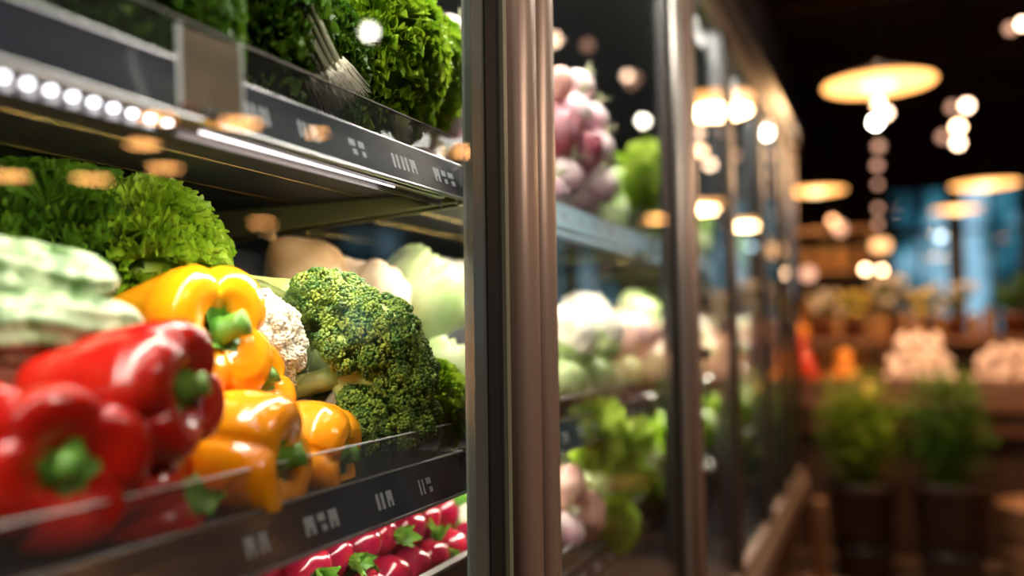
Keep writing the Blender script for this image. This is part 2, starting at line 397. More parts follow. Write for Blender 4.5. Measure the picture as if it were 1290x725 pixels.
def shelf(z, x0, x1, led, marks, name, RM=None):
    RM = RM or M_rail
    # z = underside of the price rail
    s = empty('shelf', (0, 0, 0), case)
    zt = z+.04
    deck = cb(x0, x1, .435, 1.12, zt-.022, zt-.004); deck.box(x0, x1, 1.12-YD, 1.14-YD, zt-.022, zt+.03)
    cp('shelf_deck', deck, M_deck, s)
    # tilted price rail
    y = .42-YD
    xr0, xr1 = x0+.03, x1-.045
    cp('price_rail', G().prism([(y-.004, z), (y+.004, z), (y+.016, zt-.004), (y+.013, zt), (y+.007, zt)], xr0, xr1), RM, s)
    cp('rail_edge_trim', G().tube([(xr0, y-.003, z), (xr1, y-.003, z)], .0022, 8), M_trim, s, True)
    cp('rail_edge_trim', G().tube([(xr0, y+.009, zt+.0005), (xr1, y+.009, zt+.0005)], .0016, 8), M_trim, s, True)
    cp('rail_end_cap', cb(xr1, xr1+.012, .414, .437, z-.003, zt+.003, .003), M_steel, s)
    fg = G().box(xr0, xr1-.01, y+.0115, y+.0140, zt, zt+.031)
    cp('clear_fence', fg, M_acryl, s)
    cp('fence_edge', G().box(xr0, xr1-.01, y+.0113, y+.0142, zt+.0312, zt+.0322), M_acedge, s)
    # printed price strip along the tilted rail: one sheet, marks are faces of it
    rnd = random.Random(marks); cells = []; x = max(xr0+.06, .50)
    while x < xr1-.06:
        for k in range(rnd.choice([2, 2, 3])):
            cells.append((x, x+rnd.uniform(.009, .013), rnd.randrange(3))); x = cells[-1][1]+.005
        x += rnd.uniform(.03, .06)
    xs = [xr0]
    for c0, c1, ty in cells: xs += [c0, c0+(c1-c0)*.36, c0+(c1-c0)*.64, c1]
    xs.append(xr1); ts = [.05, .34, .48, .56, .74, .95]
    v = [(xx, (y-.004)+.011*t-.0008, z+(zt-.004-z)*t) for xx in xs for t in ts]; nr = len(ts)
    f = []; mi = []
    pat = {0: [(1,1,1),(1,1,1),(1,0,1),(1,1,1)], 1: [(1,0,1),(1,0,1),(1,0,1),(1,0,1)], 2: [(1,1,1),(0,0,0),(0,1,1),(1,1,1)]}
    for i in range(len(xs)-1):
        q_, r_ = divmod(i-1, 4)
        for j in range(nr-1):
            f.append((i*nr+j, (i+1)*nr+j, (i+1)*nr+j+1, i*nr+j+1))
            on = i > 0 and i < len(xs)-1 and r_ < 3 and 1 <= j <= 3 and pat[cells[q_][2]][3-j][r_]
            mi.append(1 if on else 0)
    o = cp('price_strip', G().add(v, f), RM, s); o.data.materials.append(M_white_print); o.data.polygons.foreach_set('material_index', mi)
    # brackets under the shelf, tapering to the front
    for xb in (x0+.012, x1-.012):
        cp('shelf_bracket', G().add([(xb+dx, yy-YD, zz) for dx in (-.002, .002) for yy, zz in ((.44, zt-.023), (1.14, zt-.023), (1.14, zt-.085), (.44, zt-.034))],
           [(0, 1, 2, 3), (4, 7, 6, 5), (0, 4, 5, 1), (1, 5, 6, 2), (2, 6, 7, 3), (3, 7, 4, 0)]), M_bracket, s)
    for yy in (.56, .66, .82):
        cp('deck_wire', G().tube([(x0+.02, yy-YD, zt-.025), (x1-.02, yy-YD, zt-.0235)], .0009, 6), M_brass, s, True)
    if led:
        # rounded lip carrying the light channel behind it
        cp('light_channel', G().prism([(.428-YD, z+.014), (.455-YD, z+.014), (.455-YD, z-.001), (.451-YD, z-.004), (.451-YD, z+.010), (.428-YD, z+.010)], xr0, xr1), M_lip, s)
    return s, xr0, xr1
M_bracket = mat('olive_bracket', (.09, .085, .03), .4, metal=.4)
SHX = [(-.6, .905), (.91, 1.72), (1.725, 2.32), (2.325, 2.95), (2.955, 3.45), (3.455, XE-.05)]
ZS = dict(A=1.293, B=.980, C=.765)
area_lights = []
def area(name, x0, x1, y, z, w, power, col, d=(0, .25, -1)):
    l = bpy.data.lights.new(name, 'AREA'); l.shape = 'RECTANGLE'; l.size = x1-x0; l.size_y = w; l.energy = power; l.color = col
    o = bpy.data.objects.new(name, l); C.objects.link(o)
    o.location = ((x0+x1)/2, y, z); dd = Vector(d).normalized()
    zax = -dd; xax = Vector((1, 0, 0)); yax = zax.cross(xax)
    o.rotation_euler = Matrix((xax, yax, zax)).transposed().to_euler(); return o
for bi, (a, b) in enumerate(SHX):
    for k, zz in ZS.items():
        s, r0, r1 = shelf(zz, a, b, True, 11+bi*3+ord(k), 'x', M_rail_refl if (k == 'A' and bi > 0) else None)
        if k == 'A' and bi == 0:
            st = empty('led_strip', (0, 0, 0), s)      # parts below: dotted near part, plain tube far part
            cp('led_channel', G().box(.1, r1-.02, .0765, .0905, zz+.002, zz+.0095), M_ledlens, st)
            xx = .235
            while xx < .452:
                cp('led', G().box(xx, xx+.0035, .080, .085, zz-.0008, zz+.002), M_led, st)
                xx += .0150
            cp('led_tube', G().tube([(.475, .0805, zz+.0), (r1-.12, .0805, zz+.0)], .0009, 8), M_ledlong, st, True)
        else:
            cp('led_tube', G().tube([(r0+.03, .083, zz+.003), (r1-.03, .083, zz+.003)], .002, 8), M_ledfar, s, True)
        L_ = r1-r0
        pw = {'A': 4.4, 'B': 1.5, 'C': 1.0}[k]*(1.0, 1.5, 2.4, 2.4, 2.4, 2.4)[bi]
        area('shelf_light', r0, r1, .468, zz-.006, .012, pw*L_, (1, .90, .76), (0, .55, -1))
    area('canopy_light', a+.03, b-.03, .43, ZT-.02, .03, (10 if bi == 0 else 26)*(b-a), (1, .93, .82), (0, .30, -1))
cp('canopy_light_cover', cb(X0+.05, XE-.05, .405, .455, ZT-.012, ZT-.002), M_ledlens)

# door frames: near stile pair and repeated mullions
def door(x0, x1):
    dr = empty('glass_door', (0, 0, 0), case)
    y = 0
    cp('glass_pane', G().box(x0+.02, x1-.02, y-.003, y+.003, ZB+.02, ZT-.035), M_glass, dr)
    cp('door_frame', G().box(x0, x1, y-.012, y+.012, ZB+.006, ZB+.045, .003), M_bronze, dr)
    cp('door_frame', G().box(x0, x1, y-.012, y+.012, ZT-.075, ZT-.035, .003), M_bronze, dr)
    return dr
d1 = door(X0+.05, .80); d2 = door(.845, 1.66); 
def stile(dr, prof, m, name='door_stile', sm=False):
    return cp(name, G().vprism(prof, ZB+.006, ZT-.035), m, dr, sm)
# near door closing stile: thin edge in painted glass reflection, dark rebate, greenish seal
stile(d1, [(.742, -.004), (.742, .006), (.770, .010), (.770, -.004)], M_gg)
stile(d1, [(.770, -.006), (.770, .016), (.797, .016), (.797, -.006)], M_gasket)
stile(d1, [(.798, -.006), (.798, .012), (.804, .012), (.804, -.006)], M_gasket, 'gasket')
stile(d1, [(.805, -.010), (.805, .012), (.814, .012), (.814, -.010)], mat('pale_green_edge', (.40, .42, .30), .35, metal=.5), 'edge_seal')
stile(d1, [(.815, -.004), (.815, .012), (.826, .012), (.826, -.004)], M_gasket, 'gasket')
# second door stile: rounded bronze bar with a groove and a slimmer bar beside it
def rounded(cx, cy, rx, ry, n=20, p=3.0):
    o = []
    for i in range(n*2):
        t = 2*PI*i/(n*2); c, s_ = math.cos(t), math.sin(t)
        o.append((cx+rx*math.copysign(abs(c)**(2/p), c), cy+ry*math.copysign(abs(s_)**(2/p), s_)))
    return o
stile(d2, rounded(.848, -.004, .0215, .022), M_bronze, 'door_stile', True)
stile(d2, [(.866, -.004), (.866, .012), (.884, .012), (.884, -.004)], M_gasket, 'gasket')
stile(d2, rounded(.903, -.006, .020, .020), M_bronze, 'door_stile', True)
stile(d2, [(.924, -.010), (.924, .012), (.938, .012), (.938, -.010)], M_bronze_d, 'inner_bead')
def mull(x, dr_prev, dr_next):
    w_ = .085 if x < 1.8 else .052
    stile(dr_prev, [(x-w_, -.003), (x-w_, .012), (x-.0365, .012), (x-.0365, -.003)], M_gasket, 'gasket')
    if x < 1.8:
        stile(dr_prev, rounded(x-.016, -.004, .015, .012), M_steel2, 'door_stile', True)
        stile(dr_next, rounded(x+.028, -.008, .024, .024), M_bronze, 'door_stile', True)
    else:
        stile(dr_prev, rounded(x-.018, -.002, .017, .010), M_bronze_d, 'door_stile', True)
        if dr_next: stile(dr_next, rounded(x+.020, -.002, .017, .010), M_bronze_d, 'door_stile', True)
prev = d2
for i in range(1, len(MUL)):
    x = MUL[i][0]
    if i < len(MUL)-1:
        nx = door(x+.006, MUL[i+1][0]); mull(x, prev, nx); prev = nx
    else: mull(x, prev, None)
# fixed posts inside, hinge clips
for x in (.93, 1.73, 2.33, 2.95, 3.45, 3.76):
    cp('inner_post', cb(x-.012, x+.012, .385, .41, .50, ZT-.002, .003), M_dark)
for x, z in ((1.705, 1.10), (1.72, .86), (1.705, 1.205)):
    cp('hinge_clip', cb(x+.03, x+.085, .327, .345, z-.012, z+.012, .003), M_gasket)
cp('screw_cap', G().tube([(3.62, -.034, .472), (3.62, -.02, .472)], .016, 16), M_steel, case, True)
for x in (.62, 1.42):
    cp('shelf_upright', cb(x, x+.03, 1.10, 1.148, .48, ZT-.01), M_bronze_d)

# ------------------------------------------------------------------ vegetable prototypes
def pepper(name, skin, L=.105, rad=.047, seed=1, lobes=4):
    rnd = random.Random(seed); t = empty(name)
    ph = [rnd.uniform(-.12, .12) for _ in range(lobes)]; amp = [rnd.uniform(.92, 1.06) for _ in range(lobes)]
    prof = [(0, .10, -.36), (.0, .22, -.44), (0, .42, -.50), (0, .66, -.485), (0, .80, -.42), (0, .88, -.32), (0, .93, -.18), (0, .97, 0), (0, 1.0, .14), (0, 1.02, .26), (0, .99, .36), (0, .90, .445), (0, .74, .49), (0, .56, .492), (0, .38, .455), (0, .22, .40), (0, .12, .37)]
    fine = []
    for i in range(len(prof)-1):
        for k in range(3): fine.append(tuple(prof[i][j]+(prof[i+1][j]-prof[i][j])*k/3 for j in (1, 2)))
    fine.append(prof[-1][1:])
    n = 72; bend = rnd.uniform(-.012, .012)
    def fn(r, z, a):
        u = a/(2*PI)*lobes; k = int(u) % lobes; fr = (u % 1)
        cre = abs(math.sin(PI*fr))**.42                      # narrow crease between lobes
        t_ = max(0, min(1, (z+.5)))
        dep = .17+.10*abs(t_-.5)*2
        am = amp[k]*(math.sin(PI*fr)**.5 if 0 < fr < 1 else 0)+amp[(k+1) % lobes]*0
        rr = r*rad*((1-dep)+dep*cre)*(1+.05*(amp[k]-1)*10*math.sin(PI*fr)*.3)
        zz = z*L
        if z > .35: zz += .006*math.sin(PI*fr)*(r-.2)*1.4
        if z < -.35: zz -= .007*math.sin(PI*fr)*r
        nn = noise.noise(Vector((math.cos(a), math.sin(a), z*2+seed*5)))*.05
        rr *= 1+nn
        return Vector((rr*math.cos(a)+bend*(z*2)**2, rr*math.sin(a), zz))
    g = G(); v = []
    for (r, z) in fine:
        for j in range(n): v.append(fn(r, z, 2*PI*j/n+1e-4))
    k = len(fine)
    f = [(i*n+j, i*n+(j+1) % n, (i+1)*n+(j+1) % n, (i+1)*n+j) for i in range(k-1) for j in range(n)]
    f += [tuple(range(n))[::-1], tuple(range((k-1)*n, k*n))]
    g.add(v, f); g.build('pepper_flesh', skin, t)
    # calyx + stalk
    g = G(); zc = .392*L
    def cal(u, w):
        a = 2*PI*u; rr = w*(.0165+.003*math.cos(a*5+seed)); return Vector((rr*math.cos(a)+bend*.6, rr*math.sin(a), zc+.004-.002*w+.012*max(0, w-.6)))
    g.grid(cal, 40, 6, True)
    cv = [(0, 0, zc+.001), (.001, 0, zc+.007), (.003, .002, zc+.014), (.006, .003, zc+.020)]
    g.tube([(x+bend*.6, y, z) for x, y, z in cv], [.0115, .0085, .0078, .0088], 14)
    g.build('pepper_stem', M_stem, t)
    return t

def frill(name, part, m, rx, ry, rz, n=42, seed=3, amp=.010, leaf=.075, k1=9, hemi=-.35, nu=70, nv=11, open_=.62):
    """a head of curly leaves: sheets standing off an ellipsoid, ruffled more and more towards their edge"""
    rnd = random.Random(seed); t = empty(name); g = G()
    for i in range(n):
        d = fib(n, i)
        if d.z < hemi: continue
        d = (d+Vector((rnd.uniform(-.2, .2), rnd.uniform(-.2, .2), rnd.uniform(-.2, .2)))).normalized()
        c = Vector((d.x*rx, d.y*ry, d.z*rz))
        up = (Vector((0, 0, 1))-d*d.z)
        if up.length < .15: up = Vector((rnd.uniform(-1, 1), rnd.uniform(-1, 1), 0))
        up.normalize(); side = up.cross(d).normalized()
        ang = rnd.uniform(-.5, .5); up, side = up*math.cos(ang)+side*math.sin(ang), side*math.cos(ang)-up*math.sin(ang)
        out = (up*(1-open_)+d*open_).normalized(); nrm = side.cross(out).normalized()
        W = leaf*rnd.uniform(.8, 1.25); H = leaf*rnd.uniform(.5, .7)
        p1, p2, p3, p4 = [rnd.uniform(0, 6.28) for _ in range(4)]
        base = c*.70
        def fn(u, w):
            s_ = (u-.5)*2
            fan = .35+.65*w
            ang2 = s_*1.25*fan
            r_ = H*w
            p = base+out*(r_*math.cos(ang2*.8)+.0)+side*(W*fan*math.sin(ang2)*.9)
            curl = amp*(w**1.2)*(math.sin(k1*s_*2+p1)*.7+.7*math.sin(k1*3.3*s_+p2+2*w)+(.55*math.sin(k1*6.1*s_+p3)*max(0, w-.4)*1.6))
            ed = amp*.42*(w**3)*(math.sin(k1*3.9*s_+p4)+.6*math.sin(k1*7.1*s_+p2))
            return p+nrm*curl*1.15+out*ed+d*(.012*w*w)+nrm*.02*(w**2)*(abs(s_)**2)
        g.grid(fn, nu, nv)
    core = [(Vector(v).x*rx*.72, Vector(v).y*ry*.72, Vector(v).z*rz*.72) for v in ICO2[0]]
    g.add(core, ICO2[1])
    g.build(part, m, t); return t

def bead_lobes(g, lobes, br, dens, seed, facing=None, sub=0, dome=.013, core=.86, lim=-.35):
    """cover lobes (centre, radius) with small floret domes made of buds"""
    rnd = random.Random(seed); bv, bf = (ICO_V, ICO_F) if sub == 0 else ico(sub)
    allb = []
    for (c, r) in lobes:
        c = Vector(c); nd = max(8, int(4*PI*r*r/(dome*dome*2.3)))
        g.add([c+Vector(v)*(r*core) for v in ICO2[0]], ICO2[1])
        for i in range(nd):
            d = fib(nd, i)
            if facing is not None and d.dot(facing) < lim: continue
            d = (d+Vector((rnd.gauss(0, .07), rnd.gauss(0, .07), rnd.gauss(0, .07)))).normalized()
            fc = c+d*(r*.84*rnd.uniform(.94, 1.07)); fr = dome*rnd.uniform(.85, 1.15)
            if any((fc-Vector(c2)).length < r2*.74 for c2, r2 in lobes if c2 is not c and (Vector(c2)-c).length > 1e-6): continue
            nb = int(dens*2*PI*fr*fr/(br*br*4))
            for j in range(nb):
                e = fib(nb*2, j*2+(i % 2))
                if e.dot(d) < -.05: e = -e
                e = (e+Vector((rnd.gauss(0, .1), rnd.gauss(0, .1), rnd.gauss(0, .1)))).normalized()
                bump = 1+.22*noise.noise(Vector(e*2.2+fc*170))
                p = fc+e*fr*.80*bump; b = br*rnd.uniform(.7, 1.3)
                g.add([p+Vector((v[0]*b, v[1]*b, v[2]*b)) for v in bv], bf)
def broccoli(name, cut, neck, lobes, seed, rs=.016, rn=.013):
    t = empty(name, Vector(neck)); n = Vector(neck)
    L_ = [(Vector(c)-n, r) for c, r in lobes]
    cen = sum((c for c, r in L_), Vector())/len(L_)
    g = G(); bead_lobes(g, L_, .0017, 1.05, seed, cen.normalized(), 0, .0150, .66, -.75); g.build('crown', M_broc, t, smooth=False)
    g = G(); c0 = Vector(cut)-n
    k = [c0+(Vector((0, 0, 0))-c0)*i/6 for i in range(7)]
    g.tube(k, [rs*1.02, rs*1.0, rs*.95, rs*.92, rs*.92, rs*.95, rn], 18); g.build('stalk', M_bstem, t)
    rnd = random.Random(seed); g = G()
    for c, r in L_:
        for i in range(7):
            d = (fib(7, i)*.75 + c.normalized()).normalized()
            e = c+d*r*.45; m_ = e*.45+Vector((0, 0, -.004))
            g.tube([(0, 0, 0), m_, e, c+d*r*.8], [rn*.75, rn*.5, rn*.55, rn*.9], 10)
    g.build('branches', M_bstem, t); return t
def cauliflower(name, r=.06, seed=5, leaves=True, dome=.014, br=.0026):
    t = empty(name); g = G(); bead_lobes(g, [((0, 0, 0), r)], br, 1.25, seed, Vector((0, 0, 1)), 0, dome); g.build('curd', M_caul, t)
    if leaves:
        g = G()
        for i in range(6):
            a0 = i*PI/3
            def fn(u, w, a0=a0):
                s_ = (u-.5)*1.0; a = a0+s_*(.5+.6*w); el = -1.2+w*1.25
                rr = r*(1.05+.10*w+.05*math.sin(9*s_+i)*w)
                return Vector((rr*math.cos(el)*math.cos(a), rr*math.cos(el)*math.sin(a), rr*math.sin(el)))
            g.grid(fn, 14, 12)
        g.tube([(0, 0, -r*.5), (0, 0, -r*1.12)], [.022, .018], 14)
        g.build('outer_leaves', M_cabb, t)
    return t
def cabbage(name, r=.065, seed=2, m=None):
    t = empty(name); rnd = random.Random(seed); m = m or M_cabb
    g = G(); g.add([Vector(v)*r*.93 for v in ICO3[0]], ICO3[1]); g.build('heart', m, t)
    g = G()
    for i in range(9):
        a0 = i*2.4; tilt = rnd.uniform(.1, .5)
        def fn(u, w, a0=a0, i=i):
            s_ = (u-.5)*2; a = a0+s_*1.25*math.sin(PI*min(1, .12+w*.75)); el = -1.35+w*2.35
            vein = .010*abs(math.sin(s_*7+w*2))+.02*math.exp(-(s_*9)**2)
            rr = r*(.96+.012*i*.6+.03*w+.05*(w**4)+vein+.05*math.sin(s_*6+i)*w**3+.10*max(0, abs(s_)-.8)*w)
            return Vector((rr*math.cos(el)*math.cos(a), rr*math.cos(el)*math.sin(a), rr*math.sin(el)))
        g.grid(fn, 22, 16)
    g.tube([(0, 0, -r*.9), (0, 0, -r*1.1)], [.014, .012], 12)
    g.build('outer_leaves', m, t); return t
def blob(name, skin, rx, ry, rz, seed=1, part='skin', amp=.1, tip=0, tail=0, extra=None):
    t = empty(name); g = G()
    def f(v):
        v = Vector(v); n_ = 1+amp*noise.noise(v*1.5+Vector((seed*3.1, 0, 0)))
        p = Vector((v.x*rx, v.y*ry, v.z*rz))*n_
        if tip and v.z > .6: p.z += tip*((v.z-.6)/.4)**3; 
        if tail and v.z < -.7: p.z -= tail*((-v.z-.7)/.3)**3
        return p
    g.add([f(v) for v in ICO3[0]], ICO3[1]); g.build(part, skin, t)
    if extra: extra(t)
    return t
def sprout(t, z, n=6, h=.03, r0=.004, m=None, wd=.008, name='leaf_tuft', seed=1):
    rnd = random.Random(seed); g = G()
    for i in range(n):
        a = i*2*PI/n+rnd.uniform(-.3, .3); hh = h*rnd.uniform(.7, 1.2); lean = rnd.uniform(.2, .9)
        def fn(u, w):
            s_ = (u-.5)*2; ww = wd*math.sin(PI*min(1, .08+w*.9))*(1+.25*math.sin(w*25+i))
            r_ = r0+lean*hh*w*w
            return Vector((r_*math.cos(a)-s_*ww*math.sin(a), r_*math.sin(a)+s_*ww*math.cos(a), z+hh*w+.004*abs(s_)*w))
        g.grid(fn, 5, 9)
    g.build(name, m or M_gard, t)
def radish():
    t = blob('radish', M_rad, .025, .025, .0235, 3, 'radish_skin', .07, tail=.018)
    sprout(t, .019, 6, .022, .003); return t
def gourd(name, L, r, seed):
    t = empty(name); g = G(); pts = []; rad = []
    prof = []
    for i in range(41):
        u = i/40; e = math.sqrt(max(0, 1-abs(2*u-1)**3.2)); prof.append((r*max(.05, e)*(1+.05*math.sin(u*17+seed)), (u-.5)*L))
    def fn(p, a):
        k = 1+.055*math.sin(9*a+2*math.sin(p.z*60))+.05*noise.noise(p*60)
        return Vector((p.x*k, p.y*k+.006*math.sin(p.z*9), p.z))
    g.lathe(prof, 54, fn=fn); g.build('gourd_skin', M_zuc, t)
    G().tube([(0, 0, L*.49), (.002, 0, L*.49+.012)], [.006, .0045], 10).build('gourd_stem', M_stem, t)
    return t
def scallions(seed=4, n=44, L=.15):
    t = empty('spring_onion_bunch'); rnd = random.Random(seed); g = G(); h = G()
    for i in range(n):
        a = i*2.4; r_ = .0032*math.sqrt(i); x, y = r_*math.cos(a), r_*math.sin(a); sp = 1+rnd.random()*.3
        g.tube([(x*.7, y*.7, 0), (x*.8, y*.8, .02), (x*1.1, y*1.1, L*.5), (x*1.6*sp, y*1.6*sp, L)], [.0030, .0022, .0018, .0012], 6)
        for j in range(7):
            b = j*.9+i; h.tube([(x, y, 0), (x+.004*math.cos(b), y+.004*math.sin(b), -.012), (x+.009*math.cos(b), y+.009*math.sin(b), -.03-.01*rnd.random())], [.0006, .0005, .0003], 4)
    g.build('stalks', M_scal, t); h.build('roots', M_caul, t)
    G().lathe([(.0235, .055), (.025, .058), (.025, .062), (.0235, .065), (.023, .061)], 24, closed=True).build('tie_band', M_rail, t)
    return t
def bouquet_leaf(name='romaine_lettuce', m=None, seed=9, n=14, H=.16, W=.045):
    t = empty(name); rnd = random.Random(seed); g = G(); st = G()
    for i in range(n):
        a = i*2.4; tier = i/n; lean = .15+.75*tier; hh = H*(1-.25*tier)
        def fn(u, w):
            s_ = (u-.5)*2; ww = W*math.sin(PI*min(1, .18+.74*w))*(1+.1*math.sin(w*18+i))
            r_ = .008+lean*hh*.55*w**1.4
            ruff = .006*w*math.sin(s_*8+w*14+i)*abs(s_)
            return Vector(((r_+ruff+.3*ww*s_*s_)*math.cos(a)-s_*ww*math.sin(a), (r_+ruff+.3*ww*s_*s_)*math.sin(a)+s_*ww*math.cos(a), hh*w))
        g.grid(fn, 13, 16)
        r1 = .008+lean*hh*.55*.6**1.4
        st.tube([(.008*math.cos(a), .008*math.sin(a), 0), (r1*.5*math.cos(a), r1*.5*math.sin(a), hh*.3), (r1*math.cos(a), r1*math.sin(a), hh*.6)], [.007, .005, .002], 8)
    g.build('leaves', m or M_kale, t); st.build('leaf_ribs', M_scal, t); return t

ORIGINALS = []
P_red = pepper('bell_pepper', M_red, .112, .050, 2, 4)
P_red2 = pepper('bell_pepper', M_red, .098, .052, 5, 4)
P_org = pepper('bell_pepper', M_org, .10, .050, 7, 4)
P_org2 = pepper('bell_pepper', M_org, .11, .047, 12, 3)
P_lett = frill('curly_lettuce', 'leaves', M_lett, .085, .085, .105, 250, 3, .0056, .046, 9, -.45, 120, 8, .88)
P_lett2 = frill('curly_lettuce', 'leaves', M_lettd, .09, .09, .10, 200, 8, .0058, .048, 9, -.4, 112, 8, .85)
P_kale = frill('curly_kale', 'leaves', M_kale, .09, .09, .12, 210, 21, .0058, .046, 9, -.5, 112, 8, .8)
P_kaled = frill('curly_parsley', 'leaves', M_lettd, .08, .08, .10, 190, 31, .0055, .042, 9, -.5, 104, 8, .8)
P_caul = cauliflower('cauliflower')
P_cabb = cabbage('cabbage')
P_koh = cabbage('small_cabbage', .05, 6)
P_onion = blob('onion', M_onion, .062, .062, .05, 2, 'onion_skin', .05, tip=.022, tail=.006, extra=lambda t: sprout(t, .062, 5, .02, .002, M_onion, .004, 'dry_neck'))
P_pot = blob('potato', M_potato, .040, .034, .050, 4, 'potato_skin', .22)
P_ppot = blob('pink_potato', M_ppot, .034, .030, .044, 9, 'potato_skin', .2)
P_turn = blob('turnip', M_turn, .036, .036, .031, 5, 'turnip_skin', .06, tail=.02, extra=lambda t: sprout(t, .027, 6, .022, .003, M_scal, .004, 'leaf_stubs'))
P_radic = cabbage('radicchio', .042, 14, M_radic)
P_rad = radish()
P_g1 = gourd('bumpy_gourd', .20, .021, 1)
P_rom = bouquet_leaf('romaine_lettuce', mat('lime_leaf', (.30, .46, .03), .4, col2=(.52, .66, .12), ns=25, transl=.4), 9)
P_scal = scallions()
P_sweet = blob('sweet_potato', M_sweet, .024, .026, .07, 6, 'potato_skin', .2, tip=.012, tail=.012)
P_pear = blob('pear', M_pear, .030, .030, .032, 3, 'pear_skin', .04, tip=.03, extra=lambda t: G().tube([(0, 0, .058), (.003, 0, .075)], [.0018, .0022], 6).build('pear_stem', M_bark, t))

# ------------------------------------------------------------------ bay one, middle shelf
def P(x, y, D): return at(x, y, D)
use(P_red, P(150, 499, .595), (.21, -.94, .06), 20, .98, 'large glossy red bell pepper on top, its thick green stem pointing right', 'bell pepper')
use(P_red2, P(52, 592, .545), (-.42, -.88, -.02), 60, 1.0, 'red bell pepper at the front left with its green stem facing the glass', 'bell pepper')
use(P_red, P(-62, 590, .53), (-.10, -.95, .12), 130, .95, 'red bell pepper cut by the left edge of the photo, only stem and shoulder showing', 'bell pepper')
use(P_red2, P(172, 640, .60), (.45, -.70, .25), 10, .74, 'small dark red bell pepper low behind the fence, beneath the largest red one', 'bell pepper')
use(P_org, P(230, 430, .76), (-.05, -.95, .16), 0, 1.28, 'orange-yellow bell pepper on top of the pile, below the curly lettuce', 'bell pepper')
use(P_org2, P(275, 572, .70), (.25, -.95, -.04), 35, 1.14, 'largest orange-yellow bell pepper lying low against the fence', 'bell pepper')
use(P_org, P(380, 560, .80), (.28, -.93, -.12), 80, .90, 'orange-yellow bell pepper right beside the broccoli, low behind the fence', 'bell pepper')
use(P_org2, P(292, 498, .80), (-.1, -.9, .3), 10, .9, 'orange-yellow bell pepper wedged in the middle of the orange pile', 'bell pepper')
use(P_lett, P(170, 356, .86), (.0, -.25, 1), 10, .92, 'bright green curly lettuce right of the others, its frilly edge touching the orange pepper', 'lettuce')
use(P_lett2, P(55, 335, .83), (-.1, -.2, 1), 80, 1.0, 'curly lettuce at the left end of the shelf behind the bumpy gourds', 'lettuce')
use(P_lett2, P(132, 288, 1.02), (.1, .1, 1), 200, .98, 'dark curly lettuce at the back, highest, close under the shelf lights', 'lettuce')
use(P_g1, P(-50, 342, .60), (-.76, .62, .0), 0, (1.25, 1.25, 1), 'upper of the two frosty green bumpy gourds at the left edge', 'gourd')
use(P_g1, P(-32, 412, .585), (-.76, .62, -.03), 70, (1.15, 1.15, 1.05), 'lower of the two frosty green bumpy gourds, resting above the red peppers', 'gourd')
use(P_sweet, P(20, 468, .61), (.76, -.62, 0), 0, 1.0, 'dark brown sweet potato under the bumpy gourds', 'sweet potato')
# cauliflower in film, front
c1 = cauliflower('wrapped_cauliflower', .056, 15, False, .0085, .0015)
tag(c1, 'white cauliflower wrapped in clear film between the orange pepper and the broccoli', 'cauliflower')
G().add([Vector(v)*.0615*(1+.03*noise.noise(Vector(v)*4)) for v in ICO4[0]], ICO4[1]).build('cling_film', M_film, c1)
aim(c1, P(308, 436, .84), (-.3, -.6, .7), 0, 1.06)
st = G(); 
for i in range(7):
    pass
stk = G().grid(lambda u, w: Vector(((u-.5)*.022, (w-.5)*.026, .0632-.35*((u-.5)**2+(w-.5)**2)*.022)), 8, 8).build('sticker', M_sticker, c1)
inv = (c1.rotation_quaternion.inverted() @ (EYE-P(326, 470, .80)).normalized())
tv = c1.rotation_quaternion.inverted() @ (P(327, 470, .808)-c1.location)
stk.rotation_mode = 'QUATERNION'; stk.rotation_quaternion = tv.to_track_quat('Z', 'Y')
ink = G().grid(lambda u, w: Vector((.004+(u-.5)*.006, (w-.5)*.016, .0637)), 4, 4).build('sticker_print', M_ink, c1)
ink.rotation_mode = 'QUATERNION'; ink.rotation_quaternion = tv.to_track_quat('Z', 'Y')

b1 = broccoli('broccoli', P(290, 358, .92), P(372, 366, .90), [(P(396, 374, .90), .026), (P(432, 382, .905), .028)], 3, .0125, .011)
tag(b1, 'broccoli lying behind, its thick pale cut stalk pointing left over the cauliflower', 'broccoli')
b2 = broccoli('broccoli', P(352, 494, .87), P(424, 474, .88), [(P(443, 396, .885), .027), (P(480, 422, .875), .037), (P(428, 440, .865), .017), (P(506, 470, .885), .034), (P(455, 528, .875), .031), (P(505, 522, .895), .032)], 9, .0125, .013)
tag(b2, 'large dark green broccoli head in sharp focus, right of the orange peppers', 'broccoli')
b3 = broccoli('broccoli', P(352, 432, .93), P(378, 402, .915), [(P(402, 400, .915), .024)], 19, .012, .012)
tag(b3, 'small broccoli with a pale green stalk squeezed between the cauliflower and the big broccoli', 'broccoli')
use(P_kale, P(538, 515, .97), (.1, -.2, 1), 40, .46, 'bright curly kale tucked against the right side of the broccoli', 'kale')
use(P_kale, P(480, 575, .98), (.1, -.3, 1), 140, .36, 'curly kale under the broccoli, low behind the fence', 'kale')
use(P_onion, P(385, 350, 1.12), (-.65, .3, .75), 20, .90, 'large pale brown onion with a dry neck, behind the broccoli', 'onion')
use(P_pot, P(478, 372, 1.12), (.4, .3, .9), 0, .95, 'pale potato standing behind the broccoli, left of the cabbage', 'potato')
use(P_pot, P(447, 360, 1.16), (.9, .3, .3), 50, 1.0, 'pale potato right beside the large brown onion', 'potato')
use(P_pot, P(492, 420, 1.12), (.8, .3, .2), 70, .8, 'pale potato lower down between the broccoli and the cabbage', 'potato')
use(P_cabb, P(530, 372, 1.22), (.2, -.5, .8), 30, .98, 'big pale green cabbage at the back right of the middle shelf', 'cabbage')
use(P_koh, P(556, 478, 1.12), (.5, -.3, .8), 80, .98, 'smaller pale cabbage right of the kale, beneath the big cabbage', 'cabbage')
